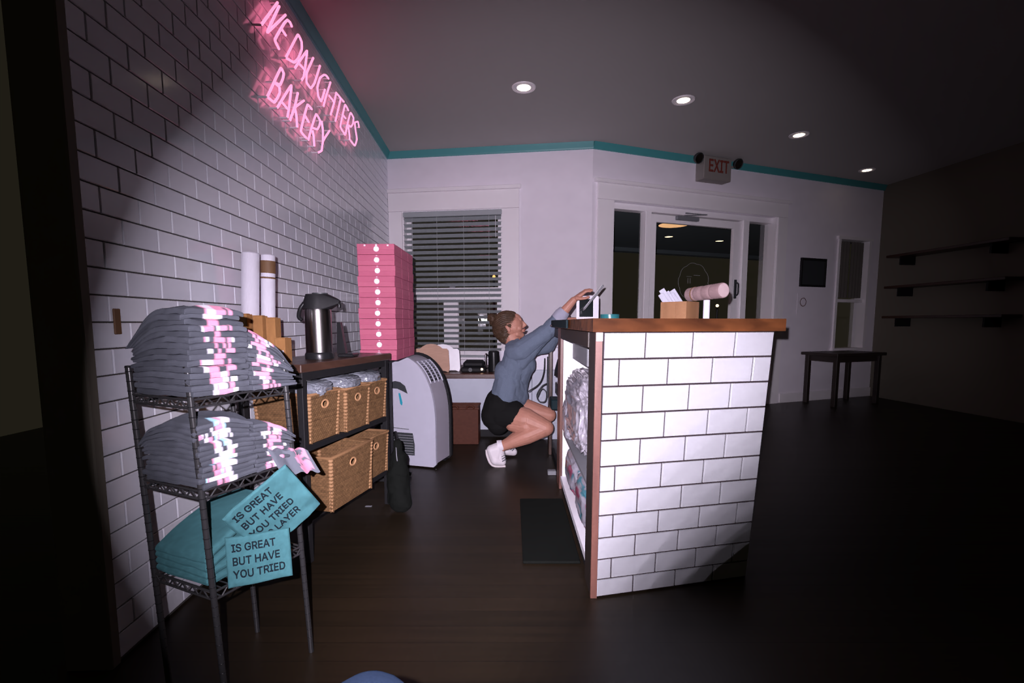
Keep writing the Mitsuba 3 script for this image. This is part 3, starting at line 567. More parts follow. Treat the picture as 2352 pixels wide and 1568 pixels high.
basket(0.478, 0.665, -0.26, 0.004, 0.497, 0.200, 'brown wicker basket at the far end of the upper console shelf', gb)
basket(0.06, 0.385, -0.22, 0.075, 0.202, 0.235, 'large brown wicker basket pulled out at the near end of the lower console shelf', gb)
basket(0.415, 0.66, -0.25, 0.010, 0.202, 0.215, 'brown wicker basket at the far end of the lower console shelf', gb)

def crumple(center, size, seed, dark, light, amp=0.35, freq=3.2, level=4, squash=True):
    """Crumpled film: a sphere folded by ridged noise, with its tone per vertex."""
    m = trimesh.creation.icosphere(level, 1.0); v = np.array(m.vertices)
    r = 1 - np.abs(meshkit.fbm(v * freq + seed * 11.1, 4, seed) - 0.5) * 2
    r2 = 1 - np.abs(meshkit.fbm(v * freq * 2.6 + seed * 5.7, 3, seed + 40) - 0.5) * 2
    v = np.sign(v) * np.abs(v) ** 0.62
    v = v * (1 - amp + amp * (0.65 * r + 0.35 * r2))[:, None]
    m.vertices = np.asarray(center) + v * np.asarray(size)
    c = (0.5 * meshkit.fbm(v * 4 + seed, 3, seed + 9) + 0.5 * r2)[:, None].clip(0, 1) ** 1.4
    return m, np.asarray(dark) * (1 - c) + np.asarray(light) * c
for k, (a, w, lab) in enumerate(((0.14, 0.10, 'near-end'), (0.365, 0.095, 'middle'), (0.57, 0.09, 'far-end'))):
    m, c = crumple(CO.P(a, -0.10, 0.715), (0.115 if k < 2 else 0.11, 0.10, 0.038), 20 + k, (0.012, 0.012, 0.015), (0.26, 0.28, 0.32))
    put('plastic_bag', m, 'm_plastic', label=f'crumpled clear plastic wrapping on top of the {lab} upper basket', cat='plastic bag', group='wrapped stock in the upper baskets', smooth=True, color=c)

# airpot
ap = thing('airpot', 'steel and black pump coffee airpot standing on the console', 'coffee airpot')
APX = np.array([-0.885, 2.20, 0.8345])
put('base', lathe([(0, 0), (0.062, 0), (0.063, 0.02), (0.058, 0.03), (0, 0.03)], 40, APX), 'm_black', ap, smooth=30)
put('body', lathe([(0.0575, 0.028), (0.0575, 0.215), (0.054, 0.232), (0, 0.232)], 48, APX), 'm_steel', ap, smooth=30, label='brushed steel cylinder')
cap = trimesh.convex.convex_hull(np.vstack([np.c_[0.060 * np.cos(q), 0.060 * np.sin(q), np.full(24, z)] for z, q in ((0.225, np.linspace(0, 6.0, 24)), (0.262, np.linspace(0, 6.0, 24)))] + [np.c_[0.05 * np.cos(q), 0.05 * np.sin(q), np.full(24, 0.292)] for q in [np.linspace(0, 6.0, 24)]] + [np.array([(0.098, 0.012, 0.25), (0.098, -0.012, 0.25), (0.102, 0.012, 0.262), (0.102, -0.012, 0.262), (0.09, 0.012, 0.272), (0.09, -0.012, 0.272)])]))
cap.apply_translation(APX); cp = put('pump_head', cap, 'm_black_soft', ap, smooth=25)
put('push_button', trimesh.convex.convex_hull(np.vstack([APX + np.c_[0.034 * np.cos(q) + 0.012, 0.034 * np.sin(q), np.full(20, z)] for z, q in ((0.288, np.linspace(0, 6, 20)), (0.298, np.linspace(0, 6, 20)))])), 'm_dark_grey', cp, smooth=25)
put('spout', tube(smooth_path([APX + (0.092, 0, 0.258), APX + (0.098, 0, 0.245), APX + (0.097, 0, 0.232)]), 0.008, 8), 'm_black', cp, smooth=True)
put('handle', tube(smooth_path([APX + (-0.055, -0.01, 0.255), APX + (-0.072, -0.02, 0.225), APX + (-0.075, -0.03, 0.19), APX + (-0.062, -0.03, 0.175)]), 0.009, 8), 'm_black', ap, smooth=True)
t = thing('airpot_stand', 'black drip tray stand right behind the airpot', 'stand')
put('tray', bx(-0.83, -0.755, 2.27, 2.36, 0.8345, 0.852, 0.005), 'm_black', t)
put('upright', trimesh.convex.convex_hull(np.array([(-0.842, 2.30, 0.85), (-0.80, 2.30, 0.85), (-0.842, 2.33, 0.85), (-0.80, 2.33, 0.85), (-0.838, 2.30, 1.00), (-0.822, 2.30, 1.00), (-0.838, 2.33, 1.00), (-0.822, 2.33, 1.00)])), 'm_black', t)

# cup tubes and cardboard boxes at the back of the console
def P2(x, y, z): return np.array([x, y, z])
def leaning(o, r, h, lean): return align((lean[0], lean[1], 1.0), (1, 0, 0), o), r, h
for k, (o, r, h, lean) in enumerate(((P2(-1.118, 2.04, 0.836), 0.034, 0.455, (0.055, 0.0)), (P2(-1.058, 2.075, 0.836), 0.028, 0.45, (0.045, 0.0)))):
    M = align((lean[0], lean[1], 1.0), (1, 0, 0), o)
    if k == 0:
        t = thing('paper_tube', 'plain white paper tube standing tall behind the cardboard boxes', 'tube')
        put('wrapper', lathe([(0, 0), (r, 0), (r, h - 0.004), (r - 0.004, h), (0, h)], 36, M=M), 'm_paper', t, smooth=30)
    else:
        t = thing('paper_tube', 'white paper tube with a brown band near its top', 'tube')
        put('wrapper', lathe([(0, 0), (r, 0), (r, h - 0.004), (r - 0.004, h), (0, h)], 36, M=M), 'm_paper', t, smooth=30)
        put('band', lathe([(r, h - 0.078), (r + 0.0012, h - 0.077), (r + 0.0012, h - 0.027), (r, h - 0.026)], 36, M=M), 'm_brown_band', t, label='brown band', smooth=30)
        put('stripe', lathe([(r, h - 0.101), (r + 0.0012, h - 0.1), (r + 0.0012, h - 0.095), (r, h - 0.094)], 36, M=M), 'm_brown_band', t, smooth=30)
def carton(x0, x1, y0, y1, z1, label):
    t = thing('cardboard_box', label, 'box', 'brown boxes on the console')
    put('body', bx(x0, x1, y0, y1, 0.8345, z1, 0.0015), 'm_kraft', t); put('top_flap', bx(x0 - .001, x1 + .001, y0 - .001, (y0 + y1) / 2 - 0.001, z1 + 0.0002, z1 + 0.0025), 'm_kraft', t); return t
carton(-1.150, -1.077, 1.955, 2.0, 1.033, 'tall brown cardboard box in front of the plain white tube')
carton(-1.070, -1.030, 1.985, 2.03, 1.026, 'narrow brown cardboard box in front of the banded tube')
carton(-1.024, -0.985, 2.0, 2.05, 1.018, 'narrow brown cardboard box right of the banded tube')
cq = carton(-0.980, -0.938, 1.98, 2.04, 0.935, 'short brown cardboard box with a white label nearest the airpot')
put('paper_label', bx(-0.974, -0.944, 1.9785, 1.9799, 0.872, 0.884), 'm_paper', cq)

# ------------------------------------------------------------------ wire rack with T-shirts
RK = Frame((-0.752, 1.124), (0.115, 0.26))
RA, RD = 0.27, 0.235
rk = thing('wire_rack', 'small black wire shelf rack holding folded T-shirts by the tiled wall', 'wire rack')
def lean_pt(a, n, z):   # the posts lean a little: the rack stands slightly askew
    k = (0.60 - z) * 0.05
    return RK.P(a, n, z) + np.array([k, 0, 0])
for (a, n) in ((0, 0), (RA, 0), (0, -RD), (RA, -RD)):
    ph = 0.893 if n == 0 else 0.885
    p = put('post', tube([lean_pt(a, n, z) for z in np.linspace(0.0, ph, 10)], 0.0075, 10), 'm_black_metal', rk, smooth=40)
    put('post_cap', lathe([(0, 0.006), (0.007, 0.005), (0.0085, 0), (0, 0)], 14, lean_pt(a, n, ph)), 'm_black', p, smooth=30)
    put('notch_ring', cat(*[lathe([(0.0074, -0.0012), (0.0084, 0), (0.0074, 0.0012)], 12, lean_pt(a, n, z)) for z in np.arange(0.05, ph, 0.025)]), 'm_black', p, smooth=30, kind='stuff')
for z in (0.816, 0.592, 0.335):
    sh = put('shelf', cat(*[tube([lean_pt(a0, n0, zz), lean_pt(a1, n1, zz)], 0.0032, 6) for zz in (z, z - 0.02) for a0, n0, a1, n1 in ((0, 0, RA, 0), (0, -RD, RA, -RD), (0, 0, 0, -RD), (RA, 0, RA, -RD))]), 'm_black_metal', rk)
    put('truss_wire', cat(*[tube([lean_pt(RA * (i / 14), 0, z - (0.02 if i % 2 else 0.0)), lean_pt(RA * ((i + 1) / 14), 0, z - (0.0 if i % 2 else 0.02))], 0.0022, 5) for i in range(14)],
                          *[tube([lean_pt(0, -RD * (i / 12), z - (0.02 if i % 2 else 0.0)), lean_pt(0, -RD * ((i + 1) / 12), z - (0.0 if i % 2 else 0.02))], 0.0022, 5) for i in range(12)]), 'm_black_metal', sh)
    put('deck_wire', cat(*[tube([lean_pt(RA * i / 14, 0, z + 0.004), lean_pt(RA * i / 14, -RD, z + 0.004)], 0.0018, 5) for i in range(1, 14)]), 'm_black_metal', sh)

PINK, WHT, BLU, GRY = np.array([0.60, 0.25, 0.36]), np.array([0.62, 0.60, 0.66]), np.array([0.33, 0.58, 0.70]), np.array([0.058, 0.063, 0.075])
def tshirt(a0, w, n1, d, z0, th, seed, label, group, bend, pc=0.5, pw=0.20, tone=0, parent_frame=RK):
    """One folded T-shirt, its printed front showing at the folded edge; bend(a, n) lifts or drops it."""
    m = slab(w, d, th, 40, 44, 4.0); v = np.array(m.vertices); r = np.random.default_rng(seed)
    x, y, z = v[:, 0].copy(), v[:, 1].copy(), v[:, 2].copy()
    jx, jy = (r.random(2) - 0.5) * (0.012, 0.022)
    fb = (meshkit.fbm(np.c_[x * 26, y * 26, np.full(len(x), seed * 3.7)], 3, seed) - 0.5)
    # print: broken blocks across the front edge, some running back over the top
    u = x / w; e = d - y
    blk = meshkit.noise(np.c_[x * 150, e * 25, np.full(len(x), seed * 1.9)], seed)
    lim = pw * (0.55 + 0.9 * r.random())
    on = (np.abs(u - pc - 0.05 * (r.random() - 0.5)) < lim) & (e < 0.02 + 0.03 * r.random()) & (blk > 0.30)
    base = GRY * (0.95 + 0.22 * r.random()) * (1 + 0.6 * fb[:, None])
    pick = meshkit.noise(np.c_[x * 60, z * 0 + seed * 2.3, y * 10], seed + 3)[:, None]
    ink = np.where(pick > 0.62, WHT, np.where(pick < 0.14, BLU, PINK)) if tone == 0 else np.where(pick > 0.45, WHT, np.where(pick < 0.3, BLU, PINK))
    col = np.where(on[:, None], ink, base)
    z = z + fb * th * 0.7
    a, n = a0 + x + jx, n1 - d + y + jy
    zz = z0 + z + bend(a, n, z / th)
    q = parent_frame.pts(np.c_[a, n, zz])
    t = thing('folded_tshirt', label, 'T-shirt', group)
    put('fabric', trimesh.Trimesh(q, m.faces, process=False), 'm_tee', t, smooth=True, color=col.clip(0, 1))
ORD = ['lowest', 'second', 'third', 'fourth', 'fifth', 'sixth', 'seventh', 'eighth', 'ninth', 'tenth', 'eleventh', 'twelfth', 'thirteenth', 'fourteenth', 'fifteenth']
def pile(shelf, side, count, a0, w, z0, th, droop, seed, pc, d=0.225, n1=0.012, tone=0, slope=0.0, left=0.0):
    for k in range(count):
        nm = 'topmost' if k == count - 1 else ORD[k] if k == 0 else ORD[k] + ' from the bottom'
        f = k / count
        def bend(a, n, h, k=k):    # the pile sags into a dome: its rims drop more the higher up, and each shirt lies on the one below
            ca, cn, f = (a - a0) / w, (n - n1) / d, (k + h) / count
            g = f * f
            wave = 0.030 * g * (meshkit.fbm(np.c_[a * 15, n * 15, np.full(len(a), seed * 4.1)], 2, seed + 5) - 0.5)
            return -droop * g * (ca - 0.45) ** 2 - slope * f * ca * w - left * g * np.maximum(0, -cn - 0.45) ** 2 - 0.055 * g * np.maximum(0, cn + 0.3) ** 2 * 2 + wave
        tshirt(a0, w, n1 + 0.006 * math.sin(k * 1.7 + seed) - 0.012 * f, d, z0 + k * th, th * 0.99, seed * 31 + k, f'grey printed T-shirt, {nm} of the {side} pile on the {shelf} rack shelf', f'T-shirts in the {side} pile on the {shelf} shelf', bend, pc + 0.05 * math.sin(k * 0.9 + seed), tone=tone)
pile('top', 'left', 15, -0.012, 0.150, 0.822, 0.0148, 0.045, 1, 0.50, left=0.22)
pile('top', 'right', 13, 0.137, 0.140, 0.822, 0.0140, 0.10, 2, 0.36, slope=0.62, left=0.15)
pile('middle', 'left', 12, -0.008, 0.148, 0.598, 0.0142, 0.05, 3, 0.42, tone=1, left=0.20)
pile('middle', 'right', 11, 0.140, 0.135, 0.598, 0.0138, 0.07, 4, 0.5, slope=0.35, left=0.12)
# one shirt hangs over the edge of the middle shelf
v = []; nx, ny = 30, 26
for i in range(nx):
    for j in range(ny):
        s, tt = i / (nx - 1), j / (ny - 1); a = 0.17 + 0.135 * s; hang = max(0, tt - 0.4) / 0.6
        v.append((a + 0.03 * hang, 0.0 + 0.02 * min(tt / 0.4, 1) + 0.015 * hang + 0.004 * math.sin(s * 14), 0.655 - 0.075 * hang - 0.03 * s + 0.004 * math.sin(s * 22 + 3 * tt)))
v = np.array(v); u = np.repeat(np.linspace(0, 1, nx), ny); w_ = np.tile(np.linspace(0, 1, ny), nx)
c = np.where(((np.abs(u - 0.72) < 0.2) & (meshkit.noise(np.c_[u * 9, w_ * 12, u * 0], 4) > 0.35))[:, None], PINK * 0.8, GRY * 1.6)
top_ = trimesh.Trimesh(RK.pts(v), sgrid(nx, ny), process=False)
t = thing('folded_tshirt', 'grey T-shirt drooping over the right front edge of the middle rack shelf', 'T-shirt')
put('fabric', top_, 'm_tee', t, smooth=True, color=c)

# teal T-shirts on the bottom shelf
TEAL = np.array([0.040, 0.118, 0.128])
def teal_sheet(name_lab, o, ex_, ey, w, h, th, seed, lines, text_h, at0, ripple=0.006, curl=0.0, group=None):
    """A folded teal shirt as a soft slab spanned by two directions, with raised-ink lettering on its outer face."""
    ex_, ey = np.asarray(ex_, float) / np.linalg.norm(ex_), np.asarray(ey, float); ey = ey - ex_ * (ey @ ex_); ey /= np.linalg.norm(ey); ez = np.cross(ex_, ey)
    def shape(p):
        x, y, z = p[:, 0], p[:, 1], p[:, 2]
        r = ripple * (meshkit.fbm(np.c_[x * 16, y * 16, np.full(len(x), seed * 2.1)], 3, seed) - 0.5) * 2 - curl * (y / h) ** 2 * h
        return np.asarray(o) + x[:, None] * ex_ + y[:, None] * ey + (z + r)[:, None] * ez
    m = slab(w, h, th, 40, 40); v = np.array(m.vertices)
    c = TEAL * (0.8 + 0.45 * meshkit.fbm(v * 120, 3, seed))[:, None]
    t = thing('teal_tshirt', name_lab, 'T-shirt', group)
    put('fabric', trimesh.Trimesh(shape(v), m.faces, process=False), 'm_teal_tee', t, smooth=True, color=c)
    for i, s in enumerate(lines):
        tm = meshkit.text_mesh(s, text_h, 0.0012, bold=True); q = np.array(tm.vertices)
        tm = tm.subdivide_to_size(0.012) if hasattr(tm, 'subdivide_to_size') else tm; q = np.array(tm.vertices)
        q = np.c_[at0[0] + q[:, 0] * 0.82, at0[1] - i * text_h * 1.75 + q[:, 1], th + 0.0006 + q[:, 2]]
        put('lettering', trimesh.Trimesh(shape(q), tm.faces, process=False), 'm_ink', t, label=f'black printed words {s}')
    return t
LINES = ['IS GREAT', 'BUT HAVE', 'YOU TRIED', '100 LAYER']
tg = 'teal T-shirts on the bottom rack shelf'
# loose shirts under the tilted ones
for k in range(4):
    m = slab(0.245, 0.205, 0.024, 34, 34); v = np.array(m.vertices); x, y = v[:, 0], v[:, 1]
    z = 0.340 + k * (0.023 + 0.12 * x) + v[:, 2] + 0.010 * (meshkit.fbm(np.c_[x * 20, y * 20, np.full(len(x), k * 3.3)], 3, 50 + k) - 0.5) - 0.02 * (k / 4) * ((x - 0.11) / 0.11) ** 2
    c = TEAL * (0.7 + 0.5 * meshkit.fbm(v * 110, 3, k + 60))[:, None]
    t = thing('teal_tshirt', f'folded teal T-shirt lying flat on the bottom rack shelf, {["lowest", "second", "third", "topmost"][k]} of the flat ones', 'T-shirt', tg)
    put('fabric', trimesh.Trimesh(RK.pts(np.c_[0.005 + x, -0.215 + y, z]), m.faces, process=False), 'm_teal_tee', t, smooth=True, color=c)
def W(a, n, z): return RK.P(a, n, z)
for k in range(4):
    o = W(0.10 + 0.012 * k, -0.02, 0.395 - 0.022 * k) if k else W(0.085, -0.02, 0.42)
    pass
e_side = RK.u * 0.60 + RK.n * 0.30 + np.array([0, 0, 0.46])      # reading direction, up and away
e_up = -RK.u * 0.55 + RK.n * 0.02 + np.array([0, 0, 0.75])
for k in range(4):
    sh_ = -RK.n * 0.0 + np.cross(e_side / np.linalg.norm(e_side), e_up / np.linalg.norm(e_up)) * (-0.012 * k)
    o = W(0.135, 0.03, 0.378) + sh_ + np.array([0, 0, -0.004 * k])
    nm = ['outermost', 'second', 'third', 'innermost'][k]
    teal_sheet(f'teal T-shirt tilted up at the right of the bottom shelf, {nm}' + (' with black lettering' if k == 0 else ''), o, e_side, e_up, 0.185 - 0.010 * k, 0.185 - 0.012 * k, 0.0115, 70 + k, LINES if k == 0 else [], 0.0205, (0.014, 0.148), 0.009, group=tg)
teal_sheet('teal T-shirt hanging over the front of the bottom shelf with black lettering', (-0.725, 1.165, 0.325), (0.86, 0.34, 0.03), (-0.05, 0.06, 1.0), 0.150, 0.130, 0.012, 90, ['IS GREAT', 'BUT HAVE', 'YOU TRIED'], 0.0195, (0.014, 0.092), 0.007, group=tg)

# ------------------------------------------------------------------ service counter
K = Frame((0.296, 1.66), (0.643, 0.15))
ct = thing('service_counter', 'service counter with white tiled end and thick orange wooden top', 'counter')
# plan of the counter: near end along K, left side running away
def kz(a, z): return a
LFT = Frame((0.296, 1.66), (-0.009, 1.2))        # left side, a runs away from the camera
zrows = [0.966, 0.872, 0.776, 0.679, 0.583, 0.489, 0.397, 0.309, 0.225, 0.145, 0.069, 0.004]
AX = {0: [0.022, 0.181, 0.370, 0.546, 0.714], 1: [0.022, 0.083, 0.276, 0.459, 0.633, 0.714]}
def taper(a, z): # the panel narrows a little towards the floor, at its right
    return a * (1 - 0.085 * (1 - z / 0.966)) - 0.012 * (1 - z / 0.966)
def quad_prism(c, n0, n1):
    """Four corners (a, z) of a tile, set out from the panel, with a small chamfer."""
    c = np.asarray(c, float); ctr = c.mean(0); i = c + (ctr - c) / np.linalg.norm(ctr - c, axis=1, keepdims=True) * 0.0026
    v = [(a, n0, z) for a, z in c] + [(a, n1 - 0.0015, z) for a, z in c] + [(a, n1, z) for a, z in i]
    f = [(8, 9, 10), (8, 10, 11)]
    for k in range(4):
        l = (k + 1) % 4; f += [(k, l, 4 + l), (k, 4 + l, 4 + k), (4 + k, 4 + l, 8 + l), (4 + k, 8 + l, 8 + k)]
    m = trimesh.Trimesh(K.pts(v), f, process=False); m.fix_normals(); return m
ep = put('end_panel', quad_prism([(taper(0.014, 0), 0.001), (taper(0.716, 0), 0.001), (taper(0.716, 0.966), 0.967), (taper(0.014, 0.966), 0.967)], -0.03, 0.002), 'm_cgrout', ct)
gp = 0.0031
for r in range(11):
    z1, z0 = zrows[r] - gp, zrows[r + 1] + gp
    cs = AX[r % 2]
    for j in range(len(cs) - 1):
        l, q = cs[j] + gp, cs[j + 1] - gp
        put('tile', quad_prism([(taper(l, z0), z0), (taper(q, z0), z0), (taper(q, z1), z1), (taper(l, z1), z1)], 0.0015, 0.009), 'm_ctile_b' if rng.random() < 0.35 else 'm_ctile', ep)
def lpost(d0, d1, x0, x1, z0, z1, m='m_wood_post', name='post', r=0.002): # a box by distances and X
    return put(name, bx(x0, x1, d0, d1, z0, z1, r), m, ct)
post_pts = lambda x0, x1, y0, y1, z1, k: trimesh.convex.convex_hull(np.array([(x0 - k, y0, 0.001), (x1 - k, y0, 0.001), (x0 - k, y1, 0.001), (x1 - k, y1, 0.001), (x0, y0, z1), (x1, y0, z1), (x0, y1, z1), (x1, y1, z1)]))
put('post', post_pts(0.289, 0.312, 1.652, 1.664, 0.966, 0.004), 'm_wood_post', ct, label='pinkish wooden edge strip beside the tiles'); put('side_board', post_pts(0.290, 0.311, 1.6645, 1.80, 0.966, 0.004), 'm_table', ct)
put('corner_tile', bx(0.2885, 0.3125, 1.645, 1.6515, 0.935, 0.965, 0.001), 'm_ctile', ct, label='small white corner tile')
put('post', bx(0.283, 0.300, 2.80, 2.95, 0.001, 0.966, 0.002), 'm_wood_post', ct)
put('post', bx(0.278, 0.300, 3.55, 3.66, 0.001, 0.966, 0.002), 'm_wood_dark', ct)
put('partition', bx(0.300, 0.98, 2.79, 2.81, 0.06, 0.965), 'm_white', ct)
put('back_panel', bx(0.70, 0.72, 1.86, 3.62, 0.0, 0.955), 'm_white', ct)
put('outer_side', cat(bx(0.97, 0.99, 2.0, 3.62, 0.0, 0.955)), 'm_wood_dark', ct)
put('base_shelf', bx(0.290, 0.70, 1.80, 2.79, 0.055, 0.085), 'm_white', ct)
put('kick_board', bx(0.300, 0.318, 1.80, 3.55, 0.0, 0.055), 'm_black_soft', ct)
put('top_rail', bx(0.284, 0.305, 1.80, 3.66, 0.905, 0.964, 0.002), 'm_table', ct)
top_poly = Polygon([tuple(K.P(-0.030, 0.03, 0)[:2]), tuple(K.P(0.742, 0.03, 0)[:2]), (1.075, 3.70), (0.262, 3.70)])
tp = trimesh.creation.extrude_polygon(top_poly, 0.046, engine='earcut'); tp.apply_translation((0, 0, 0.9675))
put('worktop', tp, 'm_wood_top', ct, label='thick orange-brown wooden top')
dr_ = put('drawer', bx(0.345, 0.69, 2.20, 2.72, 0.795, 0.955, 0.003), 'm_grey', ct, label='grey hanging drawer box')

# stock inside the counter
m, c = crumple((0.42, 2.42, 0.555), (0.135, 0.40, 0.21), 31, (0.05, 0.046, 0.055), (0.44, 0.42, 0.47), 0.42, 3.0, 5)
put('plastic_pack', m, 'm_plastic', label='big crumpled clear plastic pack bulging out of the counter shelf', cat='plastic bag', smooth=True, color=c)
put('middle_shelf', bx(0.305, 0.70, 1.81, 2.79, 0.335, 0.352), 'm_grey', ct)
m, c = crumple((0.335, 2.66, 0.46), (0.05, 0.10, 0.12), 33, (0.12, 0.11, 0.13), (0.45, 0.44, 0.50), 0.4, 3.0, 4)
put('plastic_pack', m, 'm_plastic', label='loose grey plastic film hanging out of the counter by the knee', cat='plastic bag', smooth=True, color=c)
for k, (cy, sz, hz, lab) in enumerate(((2.50, 0.22, 0.122, 'white printed bag at the far end of the lower counter shelf'), (2.08, 0.24, 0.116, 'white printed bag with turquoise marks at the near end of the counter shelf'))):
    m, c = crumple((0.425, cy, 0.088 + hz), (0.135, sz, hz), 41 + k, (0.14, 0.135, 0.16), (0.36, 0.35, 0.40), 0.26, 2.6, 4)
    v = np.array(m.vertices); nn = meshkit.noise(v * 22, 4); n2 = meshkit.noise(v * 17 + 5, 9)
    c = np.where((nn > 0.62)[:, None], np.array([0.05, 0.17, 0.21]), c); c = np.where((n2 > 0.70)[:, None], np.array([0.27, 0.06, 0.11]), c); c = np.where(((n2 < 0.2) & (k == 0))[:, None], np.array([0.35, 0.09, 0.05]), c)
    m.vertices[:, 2] = np.maximum(m.vertices[:, 2], 0.087)
    put('printed_bag', m, 'm_print_bag', label=lab, cat='bag', smooth=True, color=c, group='printed bags on the lower counter shelf')
# far bay: power bricks, sockets, cables
put('power_brick', bx(0.292, 0.36, 3.08, 3.22, 0.52, 0.60, 0.006), 'm_black', label='black power brick hanging among the cables in the far counter bay', cat='power adapter')
t = thing('phone_base', 'black angular device above the power brick in the far counter bay', 'device')
put('body', trimesh.convex.convex_hull(np.array([(0.27, 3.05, 0.66), (0.31, 3.0, 0.65), (0.33, 3.05, 0.76), (0.30, 3.15, 0.76), (0.28, 3.15, 0.68), (0.33, 3.15, 0.66)])), 'm_black', t)
put('strap', tube([(0.315, 3.06, 0.66), (0.31, 3.06, 0.60)], 0.006, 6), 'm_black', t)
put('router_box', bx(0.27, 0.36, 3.25, 3.42, 0.40, 0.47, 0.006), 'm_darkteal', label='dark blue box low in the far counter bay beside the cables', cat='box')
put('storage_bin', cat(bx(0.165, 0.42, 4.02, 4.11, 0.60, 0.79, 0.004), bx(0.155, 0.43, 4.01, 4.115, 0.792, 0.815, 0.004)), 'm_white_gloss', label='translucent white bin beyond the counter under the worktop', cat='bin')
put('bin_stand', bx(0.17, 0.42, 4.03, 4.11, 0.0005, 0.599, 0.003), 'm_cabinet', label='white stand under the bin beyond the counter', cat='stand')
for k, pts in enumerate(([(0.255, 3.72, 0.72), (0.24, 3.6, 0.62), (0.20, 3.5, 0.55), (0.12, 3.45, 0.50)],
                         [(0.27, 3.62, 0.74), (0.262, 3.52, 0.60), (0.262, 3.5, 0.45)],
                         [(0.26, 3.52, 0.55), (0.22, 3.50, 0.53), (0.185, 3.5, 0.47), (0.20, 3.5, 0.42), (0.245, 3.5, 0.42), (0.255, 3.52, 0.48), (0.22, 3.52, 0.51), (0.19, 3.52, 0.45)])):
    put('cable', tube(smooth_path(pts, 8), 0.0045, 6), 'm_dark_grey', label=('thin cable sagging from the counter towards the woman', 'black cable hanging straight down by the far counter post', 'coil of black cable bunched behind the woman knee')[k], cat='cable', smooth=True)
put('power_adapter', bx(0.235, 0.29, 3.06, 3.10, 0.0006, 0.03, 0.003), 'm_grey', label='small grey adapter lying on the floor by the counter', cat='power adapter')

# things on the counter
CT = 1.0137
t = thing('tablet_stand', 'white register tablet with dark screen standing on the counter', 'tablet')
Mts = euler((0, 0, 1), -4) ; Mts[:3, 3] = (0.452, 3.33, CT)
def tsp(m): m = m.copy(); m.apply_transform(Mts); return m
fr_ = Polygon([(0, 0), (0.135, 0), (0.135, 0.145), (0, 0.145)]).buffer(0.008).buffer(0.0)
m = trimesh.creation.extrude_polygon(fr_, 0.02, engine='earcut'); m.apply_transform(euler((1, 0, 0), 86)); m.apply_translation((0, 0.0, 0.012)); put('frame', tsp(m), 'm_white_gloss', t)
m = bx(0.012, 0.105, -0.0235, -0.020, 0.022, 0.143, 0.001); m.apply_transform(euler((1, 0, 0), -4)); m.apply_translation((0, 0.001, 0.0)); put('screen', tsp(m), 'm_screen', t)
put('foot', tsp(bx(-0.07, 0.14, -0.05, 0.09, 0.0005, 0.006, 0.002)), 'm_white_gloss', t)
t = thing('cash_drawer', 'dark teal cash drawer built under the counter edge below the tablet', 'cash drawer')
put('body', bx(0.2525, 0.2615, 2.25, 3.1, 0.972, 1.012, 0.001), 'm_darkteal', t); put('glint_bead', cat(*[trimesh.creation.icosphere(2, 0.007).apply_translation((0.2475, 3.0 + 0.045 * k, 0.979)) for k in (0, 1)]), 'm_chrome', t, smooth=True)  # two chrome beads added to catch the flash as a double glint
t = thing('tape_roll', 'flat roll of teal tape lying on the counter beside the tablet', 'tape roll')
put('roll', lathe([(0.026, 0), (0.046, 0), (0.0465, 0.003), (0.0465, 0.023), (0.046, 0.026), (0.026, 0.026), (0.026, 0)], 40, (0.487, 2.40, CT)), 'm_teal_tape', t, smooth=30)
put('core', lathe([(0.0245, 0.001), (0.026, 0.001), (0.026, 0.025), (0.0245, 0.025), (0.0245, 0.001)], 40, (0.487, 2.40, CT)), 'm_kraft', t, smooth=30)
# little wooden box, turned so that two sides show
wb = thing('wooden_caddy', 'small open wooden box of white packets on the counter', 'box')
Mw = euler((0, 0, 1), -48); Mw[:3, 3] = (0.697, 1.93, CT)
def wbp(m): m = m.copy(); m.apply_transform(Mw); return m
WX, WY, WZ, wt = 0.105, 0.115, 0.070, 0.007
# front-right corner at the origin; x runs left, y away
for nm, b in (('front_side', bx(-WY, 0, 0, wt, 0.0005, WZ)), ('back_side', bx(-WY, 0, WX - wt, WX, 0.0005, WZ)), ('left_side', bx(-WY, -WY + wt, wt, WX - wt, 0.0005, WZ)), ('right_side', bx(-wt, 0, wt, WX - wt, 0.0005, WZ)), ('bottom', bx(-WY, 0, 0.0, WX, 0.0005, 0.006))):
    put(nm, wbp(b), 'm_light_wood', wb)
put('corner_strip', wbp(bx(-0.058, -0.046, -0.0015, 0.0, 0.001, WZ - 0.001)), 'm_light_wood', wb)
for k in range(5):
    m = bx(-0.012, 0.012, -0.003, 0.003, 0, 0.098 + 0.010 * ((k * 2) % 3 - 1), 0.0015); m.apply_transform(euler((0, 1, 0), -33)); m.apply_transform(euler((0, 0, 1), -20 + k * 4)); m.apply_translation((0.664 + 0.0155 * k, 2.000 + 0.004 * k, CT + 0.030 + 0.002 * (k % 2)))
    put('paper_packet', m, 'm_packet', label=('white paper packet leaning out of the wooden box, ' + ('leftmost', 'second from the left', 'middle one', 'fourth from the left', 'rightmost')[k]), cat='paper packet', group='paper packets in the wooden box')
t = thing('white_post', 'short white cylinder standing on the counter right of the wooden box', 'cylinder')
put('body', lathe([(0, 0), (0.0130, 0), (0.0130, 0.078), (0.0125, 0.079), (0, 0.079)], 28, (0.818, 2.030, CT + 0.0004)), 'm_paper', t, smooth=30)
t = thing('cup_stack', 'pinkish ribbed roll lying across the wooden box and white post', 'roll')
c0, c1 = np.array([0.792, 2.163, CT + 0.1085]), np.array([0.862, 1.975, CT + 0.1165]); dl = np.linalg.norm(c1 - c0); M = align(c1 - c0, (0, 0, 1), c0)
prof = [(0, 0), (0.0275, 0.0), (0.0295, 0.003)]
